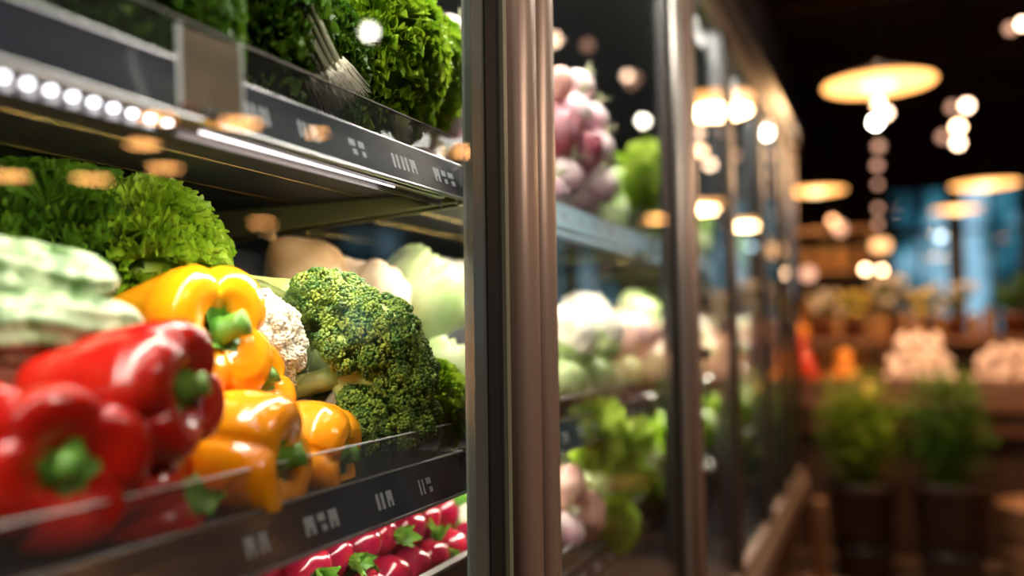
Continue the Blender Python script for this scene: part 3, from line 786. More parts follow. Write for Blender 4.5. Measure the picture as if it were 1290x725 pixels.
use(P_caul, P(562, 370, 1.42), (0, -.5, .9), 0, .9, 'cauliflower far back behind the big cabbage', 'cauliflower')
use(P_cabb, P(470, 470, 1.18), (.0, -.3, .9), 120, .8, 'cabbage mostly hidden behind the big broccoli', 'cabbage')
use(P_cabb, P(392, 425, 1.10), (.0, -.3, .9), 190, .85, 'cabbage in the shade under the large brown onion', 'cabbage')
# loose leaf on the fence side
lf = empty('loose_leaf'); tag(lf, 'small loose green leaf lying against the fence below the orange peppers', 'leaf')
def lfn(u, w):
    s_ = (u-.5)*2; ww = .014*math.sin(PI*min(1, .1+.85*w))*(1+.25*math.sin(w*20))
    return Vector((s_*ww, .003*math.sin(s_*3+w*6), (w-.5)*.05+.003*math.sin(s_*5)))
G().grid(lfn, 13, 20).build('blade', M_gard, lf); G().tube([(0, 0, -.026), (0, .001, -.035)], .0012, 6).build('leaf_stalk', M_scal, lf)
aim(lf, P(240, 632, .595), (.75, -.35, .15), 90, .9)

# ------------------------------------------------------------------ bay one, top shelf
use(P_lett2, P(165, 45, .66), (0, -.2, 1), 30, .8, 'dark curly lettuce on the upper shelf, behind the parchment card', 'lettuce')
use(P_lett2, P(60, 20, .62), (0, -.2, 1), 150, .8, 'dark curly lettuce at the far left end of the upper shelf', 'lettuce')
use(P_kaled, P(285, 35, .80), (0, -.2, 1), 10, 1.0, 'dark curly parsley head on the upper shelf, left of the spring onions', 'parsley')
use(P_kaled, P(372, 92, .87), (0, -.3, 1), 100, .8, 'dark curly parsley under the spring onions, close behind the upper fence', 'parsley')
use(P_kale, P(455, 88, .96), (.05, -.3, 1), 0, .90, 'bright curly kale on the upper shelf, right beside the spring onions', 'kale')
use(P_kale, P(508, 98, 1.06), (.15, -.3, 1), 210, .74, 'brightest curly kale at the right end of the upper shelf', 'kale')
use(P_scal, P(408, 84, .80), (-.52, .15, .65), 0, 1.0, 'pale spring onion bunch with stringy roots leaning on the parsley', 'spring onion')
use(P_turn, P(566, 46, 1.12), (.3, -.4, .8), 0, .85, 'white turnip upper right beside the kale on the upper shelf', 'turnip')
use(P_turn, P(587, 52, 1.26), (-.3, -.4, .8), 60, .9, 'white turnip half hidden by the door frame on the upper shelf', 'turnip')
use(P_pear, P(576, 80, 1.14), (.1, -.3, 1), 0, .85, 'olive green pear under the white turnips on the upper shelf', 'pear')
use(P_pot, P(572, 118, 1.14), (.9, .2, .2), 0, .75, 'pale potato below the olive pear on the upper shelf', 'potato')
use(P_turn, P(568, 150, 1.10), (.2, -.8, .4), 30, .72, 'small white turnip lowest at the right end of the upper shelf', 'turnip')
ph = empty('price_card_holder'); tag(ph, 'parchment price card in a clear holder clipped to the upper shelf fence', 'price card')
G().box(-.026, .026, -.0004, .0004, -.033, .028).build('price_card', M_card, ph, False)
G().box(-.0285, .0285, -.0022, -.0012, -.036, .031).box(-.0285, .0285, .0012, .0022, -.036, .031).build('clear_sleeve', M_acryl, ph, False)
for sx in (-.029, .0275): G().box(sx, sx+.0015, -.0023, .0023, -.036, .031).build('sleeve_edge', M_acedge, ph, False)
G().box(-.008, .008, -.003, .003, -.046, -.034, .001).build('clip', M_steel, ph, False)
ph.scale = (.82, .82, .82); ph.location = P(266, 88, .572); ph.rotation_euler = (R(-8), R(3), R(-14))

# ------------------------------------------------------------------ bay one, lower shelf: tray of radishes
ZCd = .765+.04-.004
tr = empty('radish_tray', (.97, .62, ZCd)); tag(tr, 'shallow black tray with a pale rim holding the radishes on the lower shelf', 'tray')
G().box(-.36, .13, -.16, .18, 0, .006).box(-.36, -.354, -.16, .18, .006, .085).box(.124, .13, -.16, .18, .006, .085).box(-.354, .124, -.16, -.154, .006, .085).box(-.354, .124, .174, .18, .006, .085).build('tray_body', M_crate, tr, False)
G().box(-.362, .132, -.164, -.152, .0855, .089).box(-.362, .132, .172, .184, .0855, .089).box(-.362, -.352, -.15, .17, .0855, .089).box(.122, .132, -.15, .17, .0855, .089).build('tray_rim', M_clearrim, tr, False)
rnd = random.Random(5); pos = []
for layer in range(3):
    n_ = 0
    for i in range(10):
        for j in range(6):
            x = .64+i*.0475+(layer % 2)*.022+rnd.uniform(-.003, .003); y = .495+j*.0475+(layer % 2)*.022+rnd.uniform(-.003, .003); z = ZCd+.036+layer*.040
            if layer == 2 and (not (.70 < x < 1.02) or not (.50 < y < .74)): continue
            if x > 1.065 or y > .765: continue
            pos.append((x, y, z+rnd.uniform(-.002, .002)))
pos = [p for p in pos if p[2] > ZCd+.06]
for i, p in enumerate(pos):
    use(P_rad, p, (rnd.uniform(-.8, .8), rnd.uniform(-.9, .3), rnd.uniform(-.2, 1)), rnd.uniform(0, 360), rnd.uniform(.9, 1.06),
        'shiny red radish with a short green leaf tuft in the shallow tray', 'radish', 'radishes heaped in the shallow tray')
use(P_caul, P(568, 668, 1.22), (-.1, -.5, .9), 0, 1.0, 'bright white cauliflower behind the radish tray on the lower shelf', 'cauliflower')
use(P_caul, P(610, 650, 1.32), (-.1, -.5, .9), 90, 1.0, 'white cauliflower beside the door frame, behind the radishes', 'cauliflower')
use(P_cabb, P(470, 655, 1.32), (-.1, -.5, .9), 90, .8, 'pale green cabbage in the dark behind the radish tray', 'cabbage')

# ------------------------------------------------------------------ bay two
for i, (x, y, D, s, pr, lb, cat) in enumerate([
    (710, 222, 1.42, 1.0, P_turn, 'white turnip lowest left on the second bay top shelf', 'turnip'),
    (752, 232, 1.50, 1.05, P_turn, 'white turnip low on the second bay top shelf, right of its neighbour', 'turnip'),
    (728, 190, 1.46, .95, P_radic, 'maroon radicchio among the white turnips behind the second door', 'radicchio'),
    (702, 165, 1.42, .95, P_radic, 'maroon radicchio tight against the wide door frame on the second top shelf', 'radicchio'),
    (752, 186, 1.50, .9, P_turn, 'white turnip right of the radicchio behind the second door', 'turnip'),
    (722, 140, 1.46, .95, P_turn, 'white turnip above the radicchio behind the second door', 'turnip'),
    (744, 150, 1.52, .9, P_turn, 'white turnip second highest in the heap behind the second door', 'turnip'),
    (728, 108, 1.52, .85, P_turn, 'topmost white turnip of the heap behind the second door', 'turnip'),
    (698, 112, 1.45, .9, P_ppot, 'pink potato high in the turnip heap beside the wide door frame', 'potato')]):
    use(pr, P(x, y, D), (.3*math.sin(i*2), -.5, .8), i*50, s, lb, cat)
use(P_rom, P(808, 262, 1.80), (-.2, -.35, 1), 0, .92, 'lime green leafy lettuce upright at the right of the second bay top shelf', 'lettuce')
use(P_kale, P(790, 250, 2.1), (0, -.2, 1), 0, .6, 'curly kale behind the lime lettuce on the second bay top shelf', 'kale')
for i, (x, y, D, s, pr, lb, cat) in enumerate([
    (712, 425, 1.45, .85, P_caul, 'cream cauliflower next to the wide door frame on the second bay middle shelf', 'cauliflower'),
    (752, 420, 1.62, .8, P_caul, 'cream cauliflower in the middle of the second bay middle shelf', 'cauliflower'),
    (792, 432, 1.75, 1.0, P_ppot, 'pink potato at the right of the second bay middle shelf', 'potato'),
    (812, 425, 1.9, 1.0, P_ppot, 'pink potato furthest right on the second bay middle shelf', 'potato'),
    (776, 415, 1.95, 1.0, P_ppot, 'pink potato at the back between cauliflower and its pink neighbours', 'potato'),
    (714, 478, 1.36, .62, P_koh, 'small yellow-green cabbage low in front on the second bay middle shelf', 'cabbage'),
    (752, 474, 1.50, .62, P_koh, 'second small yellow-green cabbage low in front, right of its twin', 'cabbage'),
    (795, 470, 1.66, .62, P_koh, 'small cabbage under the pink potatoes on the second bay middle shelf', 'cabbage'),
    (735, 402, 1.80, .9, P_caul, 'cauliflower far at the back of the second bay middle shelf', 'cauliflower'),
    (800, 400, 2.1, .9, P_cabb, 'pale cabbage at the back of the second bay middle shelf', 'cabbage')]):
    use(pr, P(x, y, D), (.3*math.sin(i*2), -.5, .8), i*50, s, lb, cat)
for i, (x, y, D, s, pr, lb, cat) in enumerate([
    (735, 588, 1.42, .72, P_rom, 'lime leafy lettuce standing left on the second bay lower shelf', 'lettuce'),
    (768, 600, 1.55, .75, P_rom, 'lime leafy lettuce in the middle of the second bay lower shelf', 'lettuce'),
    (800, 625, 1.72, .50, P_kale, 'green curly kale at the right of the second bay lower shelf', 'kale'),
    (812, 590, 1.90, .5, P_kale, 'green curly kale behind its neighbour, second bay lower shelf', 'kale'),
    (716, 615, 1.33, .8, P_ppot, 'pink potato against the wide door frame, second bay lower shelf', 'potato'),
    (738, 650, 1.36, .95, P_ppot, 'large pink potato in front on the second bay lower shelf', 'potato'),
    (712, 668, 1.30, .8, P_turn, 'pale pink turnip lowest in front on the second bay lower shelf', 'turnip'),
    (770, 665, 1.46, .42, P_kale, 'small green kale in front on the second bay lower shelf', 'kale')]):
    use(pr, P(x, y, D), (.3*math.sin(i*2), -.4, .9), i*50, s*1.05, lb, cat)

# produce lying on the decks underneath the heaps
def layer(pr, xs, ys, z, r_, lb, cat, gr, s=1.0, seed=1):
    rnd = random.Random(seed)
    for i, x in enumerate(xs):
        for y in ys:
            use(pr, (x+rnd.uniform(-.003, .003), y+(.5*r_ if i % 2 else 0), z+r_*.95), (rnd.uniform(-.3, .3), -.4, 1), rnd.uniform(0, 360), s, lb, cat, gr)
def fr(a, b, st): return [a+st*i for i in range(int((b-a)/st+1e-6)+1)]
dA, dB, dC = .036+ZS['A'], .036+ZS['B'], .036+ZS['C']
layer(P_turn, fr(.99, 1.40, .068), fr(.475, .70, .070), dA, .032, 'white turnip in the bottom layer of the heap behind the second door', 'turnip', 'turnips in the bottom layer', .95, 3)
layer(P_cabb, fr(1.52, 1.62, .10), (.52, .64), dA, .048, 'pale cabbage under the lime lettuce on the second bay top shelf', 'cabbage', 'cabbages under the lime lettuce', .7, 4)
layer(P_koh, fr(1.00, 1.66, .088), fr(.48, .76, .088), dB, .040, 'small green cabbage in the bottom layer on the second bay middle shelf', 'cabbage', 'small cabbages in the bottom layer', .78, 5)
layer(P_cabb, fr(1.19, 1.62, .125), fr(.50, .75, .125), dC, .058, 'pale green cabbage in the bottom layer on the second bay lower shelf', 'cabbage', 'cabbages in the bottom layer', .85, 6)
layer(P_pot, fr(.93, 1.25, .078), fr(.54, .80, .085), dB, .036, 'pale potato in the bottom layer behind the broccoli', 'potato', 'potatoes in the bottom layer behind the broccoli', .8, 7)
layer(P_pot, fr(.82, .89, .07), (.56, .64, .72), dA, .034, 'pale potato on the deck behind the bright kale on the upper shelf', 'potato', 'potatoes behind the bright kale', .75, 8)
layer(P_pot, fr(.99, 1.13, .07), (.75, .83), dA, .034, 'pale potato at the back of the upper shelf beyond the white turnips', 'potato', 'potatoes at the back of the upper shelf', .75, 9)
# ------------------------------------------------------------------ further bays, seen through slanting glass
rnd = random.Random(77)
kinds = {'A': [(P_turn, 'turnip', 1.0, .034), (P_cabb, 'cabbage', .8, .052), (P_kale, 'kale', .6, .06)],
         'B': [(P_caul, 'cauliflower', .8, .05), (P_ppot, 'potato', 1.0, .036), (P_koh, 'cabbage', .9, .045)],
         'C': [(P_cabb, 'cabbage', .9, .058), (P_rad, 'radish', 1.4, .034), (P_kale, 'kale', .55, .055)]}
nm = {'turnip': 'white turnip', 'cabbage': 'pale green cabbage', 'kale': 'bright green kale', 'cauliflower': 'cream cauliflower', 'potato': 'pink potato', 'radish': 'red radish'}
sn = {'A': 'top', 'B': 'middle', 'C': 'lower'}; bn = {2: 'third', 3: 'fourth', 4: 'fifth', 5: 'sixth'}
for bi in range(2, 6):
    a, b = SHX[bi]
    for k in 'ABC':
        x = a+.09; ki = rnd.randrange(3)
        while x < b-.07:
            pr, cat, s, r_ = kinds[k][ki % 3]; ki += 1
            lb = '%s on the %s shelf of the %s door bay' % (nm[cat], sn[k], bn[bi])
            z = ZS[k]+.036
            for (y, dz) in ((.50, 0), (.50+2.1*r_, 0), (.50+1.0*r_, r_*1.5)):
                if y > .95: continue
                use(pr, (x+rnd.uniform(-.004, .004), y, z+r_*1.02+dz), (rnd.uniform(-.2, .2), -.4, 1), rnd.uniform(0, 360), s, lb, cat, '%ss on the %s shelf of the %s bay' % (nm[cat], sn[k], bn[bi]))
            x += 2.3*r_

# ------------------------------------------------------------------ lamps
def pendant(D_, x, y, dia, label, group=None, big=True, mirror=False, z=None):
    p = at(x, y, D_)
    if z is not None:
        v = (at(x, y, 1)-EYE); p = EYE+v*((z-EYE.z)/v.z)
    if mirror: p = Vector((p.x, 2*YD-p.y, p.z))
    t = empty('pendant_lamp', p); tag(t, label, 'lamp', group)
    r = dia/2
    G().lathe([(r, 0), (r*.98, .010), (r*.85, .022), (r*.5, .040), (.03, .06), (.025, .10), (.022, .10), (.027, .058), (r*.48, .037), (r*.82, .019), (r*.96, .007)], 40, closed=True).build('lamp_shade', M_shade, t)
    G().lathe([(.001, .003), (r*.5, .003), (r*.96, .004), (r*.955, .0065), (r*.5, .008), (.001, .008)], 40).build('diffuser', M_diff if big else M_bulbs, t)
    if big: G().add([Vector((v[0]*.075, v[1]*.075, v[2]*.035)) for v in ICO2[0]], ICO2[1]).build('bulb', M_bulb, t)
    G().tube([(0, 0, .10), (0, 0, ZC-p.z)], .005, 6).build('cord', M_black, t)
    return p
def plight(p, e, col=(1, .62, .30)):
    l = bpy.data.lights.new('pendant_light', 'AREA'); l.shape = 'DISK'; l.size = .3; l.energy = e; l.color = col
    o = bpy.data.objects.new('pendant_light', l); C.objects.link(o); o.location = p-Vector((0, 0, .045))
for (D_, x, y, dia, lb) in [(4.0, 1107, 107, .50, 'nearest and largest warm pendant lamp hanging over the aisle'),
                        (7.2, 1028, 241, .48, 'warm pendant lamp just beyond the far end of the display case'),
                        (6.7, 1241, 233, .50, 'warm pendant lamp on the right, upper of two that nearly overlap'),
                        (9.0, 1205, 264, .48, 'warm pendant lamp on the right, lower and farther of two that nearly overlap')]:
    p = pendant(D_, x, y, dia, lb); plight(p, 16)
# pendants beside and behind the camera, seen only as reflections in the near door
for i, (x, y, dia, zz) in enumerate([(197, 150, .20, 2.30), (207, 212, .22, 2.30), (115, 226, .28, 2.30), (8, 222, .30, 2.30), (303, 156, .22, 2.30), (590, 191, .20, 2.30), (180, 182, .20, 2.30), (400, 168, .12, 2.3), (826, 276, .20, 2.3), (330, 281, .26, 2.3)]):
    pendant(0, x, y, dia, 'small warm pendant lamp mirrored in the glass doors of the case', 'small pendants mirrored in the doors', False, True, zz)
def spotlamp(p, m, target, label, r=.030, e=0, col=(1, .72, .42), group=None, ang=50):
    p = Vector(p); t = empty('track_spotlight', p); tag(t, label, 'spotlight', group)
    d = (Vector(target)-p).normalized(); q = d.to_track_quat('Z', 'Y')
    c = G().lathe([(r*1.25, -.004), (r*1.3, -.11), (r*.7, -.13), (.002, -.13)], 20).build('lamp_can', M_black, t); c.rotation_mode = 'QUATERNION'; c.rotation_quaternion = q
    c = G().lathe([(.001, .006), (r*.7, .004), (r, 0), (r, -.003), (.001, -.003)], 20).build('lens', m, t); c.rotation_mode = 'QUATERNION'; c.rotation_quaternion = q
    b = p-d*.07
    G().tube([b-p, (b.x-p.x, b.y-p.y, ZC-p.z)], .006, 6).build('stem_rod', M_black, t)
    if e:
        l = bpy.data.lights.new('spotlight_beam', 'SPOT'); l.energy = e; l.color = col; l.spot_size = R(ang); l.spot_blend = .7; l.shadow_soft_size = .04
        o = bpy.data.objects.new('spotlight_beam', l); C.objects.link(o); o.location = p+d*.03; o.rotation_mode = 'QUATERNION'; o.rotation_quaternion = (-d).to_track_quat('Z', 'Y')
spotlamp((.25, -2.2, 2.9), M_spot, (.55, .45, 1.08), 'unseen spotlight added across the aisle to brighten the pepper shelf', .03, 80, (1, .84, .70), None, 30)  # added fill lamp out of view, lifts the peppers
spotlamp((1.0, -1.5, 3.0), M_spot, (1.8, .36, 1.2), 'unseen spotlight added over the aisle to brighten the second and third doors', .03, 90, (1, .84, .70), None, 50)  # added unseen lamp that lifts the second mullion
spotlamp((-.5, -1.7, 2.9), M_spot, (.8, .36, 1.15), 'unseen spotlight added behind the viewer to brighten the near door frames', .03, 95, (1, .80, .66), None, 55)  # added unseen lamp so the near stiles catch light
spotlamp(P(1103, 154, 5.6), M_spotc, EYE, 'white spotlight directly beneath the largest pendant lamp, aimed at the aisle', .028)
spotlamp(P(1116, 142, 6.4), M_spot, EYE, 'warm spotlight just right of and above the white one under the largest pendant', .030)
spotlamp(P(1218, 133, 6.0), M_spot, EYE, 'bright spotlight upper of the two pairs on the right', .030)
spotlamp(P(1200, 135, 7.0), M_fairy, EYE, 'dim spotlight left beside the bright one of the upper right pair', .035)
spotlamp(P(1207, 180, 6.2), M_spot, EYE, 'bright spotlight in the lower pair on the right', .030)
spotlamp(P(1188, 172, 7.2), M_fairy, EYE, 'dim spotlight left beside the bright one of the lower right pair', .035)
spotlamp(P(1273, 36, 4.6), M_fairy, EYE, 'dim spotlight near the upper right corner', .025)
spotlamp(P(1288, 30, 4.6), M_spot, EYE, 'bright spotlight cut by the upper right corner edge', .022)
# unseen spotlights added to brighten the produce table and rack
spotlamp((3.9, -.9, 3.2), M_spot, (4.7, -.3, .8), 'added spotlight above the frame, brightening the produce table', .035, 260, (1, .66, .44), 'added spotlights brightening the produce table', 48)
spotlamp((4.3, -.25, 3.3), M_spot, (5.55, 0, 1.2), 'added spotlight above the frame, brightening the display rack', .035, 280, (1, .66, .42), None, 44)  # added unseen lamp for brighter flowers on the rack
spotlamp((3.9, -.1, 3.2), M_spot, (4.75, .25, .85), 'added spotlight above the frame, brightening the produce table', .035, 240, (1, .60, .38), 'added spotlights brightening the produce table', 44)
# mirrored small bright lights in the doors
for i, (x, y, D_, m) in enumerate([(465, 40, 3.6, M_spotc), (697, 50, 4.2, M_spot), (740, 57, 5.0, M_fairy), (795, 105, 6.5, M_fairy), (810, 152, 7.5, M_spotc), (882, 190, 6.3, M_fairyb), (970, 145, 6.3, M_fairyb)]):
    p = P(x, y, D_); p = Vector((p.x, 2*YD-p.y, p.z))
    spotlamp(p, m, EYE+Vector((0, .72, 0)), 'small ceiling spotlight mirrored in the glass doors of the case', .030, group='spotlights mirrored in the doors')
# festoon of bulbs hanging vertically, then loose bulbs
fs = empty('hanging_bulb_string', P(1107, 150, 6.0)); tag(fs, 'vertical string of small round bulbs hanging beneath the largest pendant lamp', 'string lights')
base = fs.location
G().tube([(0, 0, ZC-base.z), (0, 0, -.95)], .004, 6).build('cord', M_black, fs)
for i, (x, y, m, r) in enumerate([(1107, 184, M_fairy, .028), (1105, 208, M_fairy, .026), (1106, 232, M_fairy, .02), (1106, 262, M_fairy, .02), (1106, 282, M_fairy, .02), (1113, 309, M_fairyo, .045), (1105, 309, M_fairyo, .04)]):
    p = P(x, y, 6.0)-base
    G().add([p+Vector(v)*r for v in ICO2[0]], ICO2[1]).build('bulb', m, fs)
def gbulb(x, y, D_, m, r, lb):
    t = empty('hanging_bulb', P(x, y, D_)); tag(t, lb, 'light bulb')
    G().add([Vector(v)*r for v in ICO2[0]], ICO2[1]).build('bulb', m, t)
    G().lathe([(.012, r*.9), (.014, r*1.1), (.012, r*1.6), (.004, r*1.8)], 12).build('socket', M_black, t)
    G().tube([(0, 0, r*1.7), (0, 0, ZC-t.location.z)], .003, 6).build('cord', M_black, t)
gbulb(1090, 339, 6.3, M_fairyb, .022, 'bright round bulb lowest under the string, left of two')
gbulb(1111, 340, 6.5, M_fairyb, .020, 'bright round bulb lowest under the string, right of two')
gbulb(1058, 288, 7.0, M_fairy, .045, 'pinkish round bulb between the far pendant and the bulb string')
gbulb(1049, 278, 7.4, M_fairy, .03, 'dimmer pinkish bulb left beside the pinkish round one')
gbulb(1018, 345, 6.5, M_fairy, .05, 'pinkish round bulb low near the far end of the case')
gbulb(1185, 298, 8.0, mat('faint_bulb', (.6, .8, .9), .2, emit=(.5, .75, .9), es=6), .03, 'faint bluish bulb in front of the right window')

# ------------------------------------------------------------------ produce table in the background
Z1 = .78
TX0, TX1, TY0, TY1 = 4.75, 5.75, -2.6, .38
tb = empty('produce_table', (5.25, -.4, 0)); tag(tb, 'long dark wooden produce table across the end of the aisle', 'table')
G().box(-.5, .5, -1.5, 1.38, Z1-.05, Z1, .006).build('table_top', M_wood, tb, False)
for sx in (-.44, .40):
    for y in (-1.42, -.5, .4, 1.26): G().box(sx, sx+.06, y, y+.06, 0, Z1-.051, .004).build('table_leg', M_wood, tb, False)
G().box(-.47, -.45, -1.36, 1.26, Z1-.16, Z1-.052).build('table_apron', M_wood, tb, False)
G().box(-.43, .30, -1.38, 1.20, .001, .60).build('dark_filler_box', M_wood2, tb, False)  # dark box added so the space under the table stays dark
rk = empty('display_rack', (5.55, 0, Z1)); tag(rk, 'low wooden display rack standing on the back of the produce table', 'rack')
for y in (-.75, -.02, .62): G().box(-.14, .14, y, y+.03, .001, .269).build('rack_side', M_wood, rk, False)
G().box(-.17, .17, -.80, .70, .27, .30).build('rack_shelf', M_wood, rk, False)
# produce protos
P_tom = blob('tomato', M_tom, .042, .042, .036, 2, 'tomato_skin', .05, extra=lambda t: sprout(t, .033, 5, .008, .002, M_gard, .003, 'calyx'))
P_ora = blob('orange', M_orange, .042, .042, .040, 3, 'orange_rind', .03)
P_gar = blob('garlic_bulb', M_cream, .045, .045, .038, 5, 'garlic_skin', .12, tip=.03)
P_lem = blob('lemon', M_lemon, .034, .034, .044, 6, 'lemon_rind', .05, tip=.01)
def heap(pr, x0, x1, y0, y1, z, r_, lay, lb, cat, gr, s=1.0, seed=1):
    rnd = random.Random(seed)
    for l in range(lay):
        x = x0+r_*(1+.62*l)
        while x < x1-r_*(.9+.62*l):
            y = y0+r_*(1+.5*l+(.5 if l % 2 else 0))
            while y < y1-r_*(.9+.4*l):
                use(pr, (x+rnd.uniform(-.3, .3)*r_*(l > 0), y+rnd.uniform(-.3, .3)*r_*(l > 0), z+r_*.85+l*r_*1.45+rnd.uniform(-.2, .2)*r_*(l > 0)), (rnd.uniform(-.4, .4), rnd.uniform(-.4, .4), 1), rnd.uniform(0, 360), s, lb, cat, gr)
                y += r_*2.05
            x += r_*2.05
def crate(x0, x1, y0, y1, z, h, m, lb):
    t = empty('wooden_crate', ((x0+x1)/2, (y0+y1)/2, z)); tag(t, lb, 'crate')
    a, b = (x1-x0)/2, (y1-y0)/2
    G().box(-a, a, -b, b, .001, .012).build('crate_floor', m, t, False)
    for k in range(2):
        z0 = .02+k*h*.5; z1 = z0+h*.4
        G().box(-a, -a+.01, -b, b, z0, z1).box(a-.01, a, -b, b, z0, z1).box(-a+.01, a-.01, -b, -b+.01, z0, z1).box(-a+.01, a-.01, b-.01, b, z0, z1).build('crate_slats', m, t, False)
    for sx in (-1, 1):
        for sy in (-1, 1): G().box(sx*(a-.02)-.008, sx*(a-.02)+.008, sy*(b-.02)-.008, sy*(b-.02)+.008, .012, h).build('corner_post', m, t, False)
crate(4.78, 5.15, .315, .57, Z1, .10, M_wood, 'low wooden crate of tomatoes beside the end of the display case')
heap(P_tom, 4.80, 5.13, .325, .56, Z1+.06, .036, 5, 'red tomato heaped in the crate at the end of the display case', 'tomato', 'tomatoes in the crate', .88, 1)
crate(4.78, 5.15, .13, .31, Z1, .10, M_wood, 'low wooden crate of oranges right of the tomatoes')
heap(P_ora, 4.80, 5.13, .135, .305, Z1+.07, .036, 4, 'orange heaped in the crate right of the tomatoes', 'orange', 'oranges in the crate', .9, 2)
heap(P_ora, 5.42, 5.66, .42, .68, Z1+.303, .043, 3, 'orange piled high on the left end of the display rack', 'orange', 'oranges piled on the rack', 1, 8)
crate(4.80, 5.22, -.34, .05, Z1, .10, M_wood, 'low wooden crate of garlic directly behind the herb bushes')
heap(P_gar, 4.80, 5.21, -.335, .045, Z1+.04, .036, 5, 'cream garlic bulb heaped in the crate behind the herb bushes', 'garlic', 'garlic bulbs in the middle crate', .8, 3)
crate(4.80, 5.22, -.76, -.36, Z1, .10, M_wood, 'low wooden crate of garlic at the right edge of the photo')
heap(P_gar, 4.80, 5.21, -.755, -.365, Z1+.03, .036, 4, 'cream garlic bulb heaped in the crate at the right edge', 'garlic', 'garlic bulbs in the right crate', .8, 4)
heap(P_lem, 4.755, 5.05, .055, .125, Z1, .034, 1, 'yellow lemon between the orange crate and the garlic crate', 'lemon', 'lemons between the crates', 1, 5)
# jars and flowers on the rack
rnd = random.Random(4)
P_jar = empty('jar'); G().lathe([(.002, .001), (.030, .001), (.031, .01), (.031, .10), (.024, .12), (.024, .13), (.002, .13)], 20).build('jar_glass', M_jar, P_jar)
G().lathe([(.026, .128), (.027, .13), (.027, .148), (.002, .149)], 20).build('jar_lid', M_lid, P_jar)
for yy in (.26, .09, .02, -.10, -.17, -.28, -.45, -.52):
    use(P_jar, (5.46+rnd.uniform(-.02, .02), yy, Z1+.301), None, 0, rnd.uniform(.85, 1.1), 'amber jar with a metal lid among the flower pots on the rack', 'jar', 'jars on the display rack')
def flowerpot(x, y, z, m, lb, seed, s=1.0):
    t = empty('flower_pot', (x, y, z)); tag(t, lb, 'flower pot'); rnd = random.Random(seed)
    G().lathe([(.05, .001), (.055, .002), (.07, .11), (.078, .112), (.078, .13), (.068, .13), (.06, .11), (.002, .11)], 24).build('pot', M_terra, t)
    g = G(); f = G()
    for i in range(40):
        a = rnd.uniform(0, 6.28); r_ = rnd.uniform(.01, .13); h = .13+rnd.uniform(.04, .20)
        g.tube([(0, 0, .11), (r_*.4*math.cos(a), r_*.4*math.sin(a), h*.7), (r_*math.cos(a), r_*math.sin(a), h)], .0018, 4)
        c = Vector((r_*math.cos(a), r_*math.sin(a), h))
        if i % 2: f.add([c+Vector((v[0]*.030, v[1]*.030, v[2]*.022)) for v in ICO_V], ICO_F)
        for q in range(3):
            b = rnd.uniform(0, 6.28); d_ = Vector((math.cos(b), math.sin(b), .3))*.04; n_ = Vector((-math.sin(b), math.cos(b), 0))*.012
            c2 = c*.75+Vector((0, 0, .02)); g.add([c2, c2+d_*.5+n_, c2+d_, c2+d_*.5-n_], [(0, 1, 2, 3)])
    g.build('foliage', M_herb, t); f.build('blossoms', m, t); t.scale = (s, s, s)
for yy, m, lb, sc in [(.345, M_cloth, 'cream flowers in a pot beside the piled oranges on the rack', .85), (.17, M_yflower, 'yellow flowers in a pot second from the left on the rack', .8),
                  (-.035, M_cloth, 'tallest cream flowers in a pot under the two bright bulbs', 1.1), (-.22, M_yflower, 'yellow flowers in a pot right of the tallest cream ones', .85),
                  (-.37, M_cloth, 'cream flowers in a pot second from the right on the rack', .9), (-.66, M_herb, 'dark leafy pot plant at the right end of the rack', 1.0)]:
    flowerpot(5.585, yy, Z1+.301, m, lb, int(yy*50)+40, sc)
bs = empty('wall_shelving', (8.2, .62, 0)); tag(bs, 'tall wooden shelving far behind the produce table, beyond the case end', 'shelving')
for y in (-.55, .52): G().box(-.18, .18, y, y+.03, 0, 2.0).build('shelf_side', M_woodl, bs, False)
for z in (.3, .75, 1.2, 1.62, 1.97): G().box(-.18, .18, -.519, .519, z, z+.03).build('shelf_board', M_woodl, bs, False)
for z in (1.23, 1.65, .78):
    for k in range(7):
        use(P_jar, (8.1, .62-.42+k*.14, z+.001), None, 0, 1.35, 'amber jar standing on the tall shelving beyond the case end', 'jar', 'jars on the tall shelving')
# planters with herbs in front of the table
def planter(x, y, r, h, hr, m, lb, seed, ph_=.40):
    t = empty('herb_planter', (x, y, 0)); tag(t, lb, 'planter'); rnd = random.Random(seed)
    G().lathe([(r*.75, .001), (r*.78, .004), (r, ph_), (r*1.04, ph_+.002), (r*1.04, ph_+.03), (r*.93, ph_+.03), (r*.9, ph_-.02), (.002, ph_-.02)], 32).build('tub', M_wood2, t)
    G().lathe([(r*.86+.006, .12), (r*.86+.010, .12), (r*.89+.012, .15), (r*.89+.006, .15)], 32, closed=True).build('tub_hoop', M_black, t)
    G().lathe([(.002, ph_-.015), (r*.88, ph_-.015), (r*.88, ph_), (.002, ph_+.01)], 24).build('soil', M_soil, t)
    g = G(); s = G()
    for i in range(2200):
        d = Vector((rnd.gauss(0, 1), rnd.gauss(0, 1), rnd.gauss(0, 1))).normalized(); rr = hr*rnd.uniform(.45, 1.0)*(1+.2*noise.noise(d*2+Vector((seed, 0, 0))))
        p = Vector((d.x*rr, d.y*rr, ph_+h*.5+d.z*rr*h/hr*.55))
        if p.z < ph_-.02: p.z = ph_+.02
        b = rnd.uniform(0, 6.28); d_ = Vector((math.cos(b), math.sin(b), rnd.uniform(-.5, .8)))*.032; n_ = d_.cross(Vector((0, .3, 1))).normalized()*.011
        g.add([p, p+d_*.5+n_, p+d_, p+d_*.5-n_], [(0, 1, 2, 3)])
    for i in range(24):
        a = i*2.4; s.tube([(r*.3*math.cos(a), r*.3*math.sin(a), ph_-.01), (hr*.6*math.cos(a), hr*.6*math.sin(a), ph_+h*.7)], .003, 5)
    g.build('leaves', m, t); s.build('stems', M_herb, t)
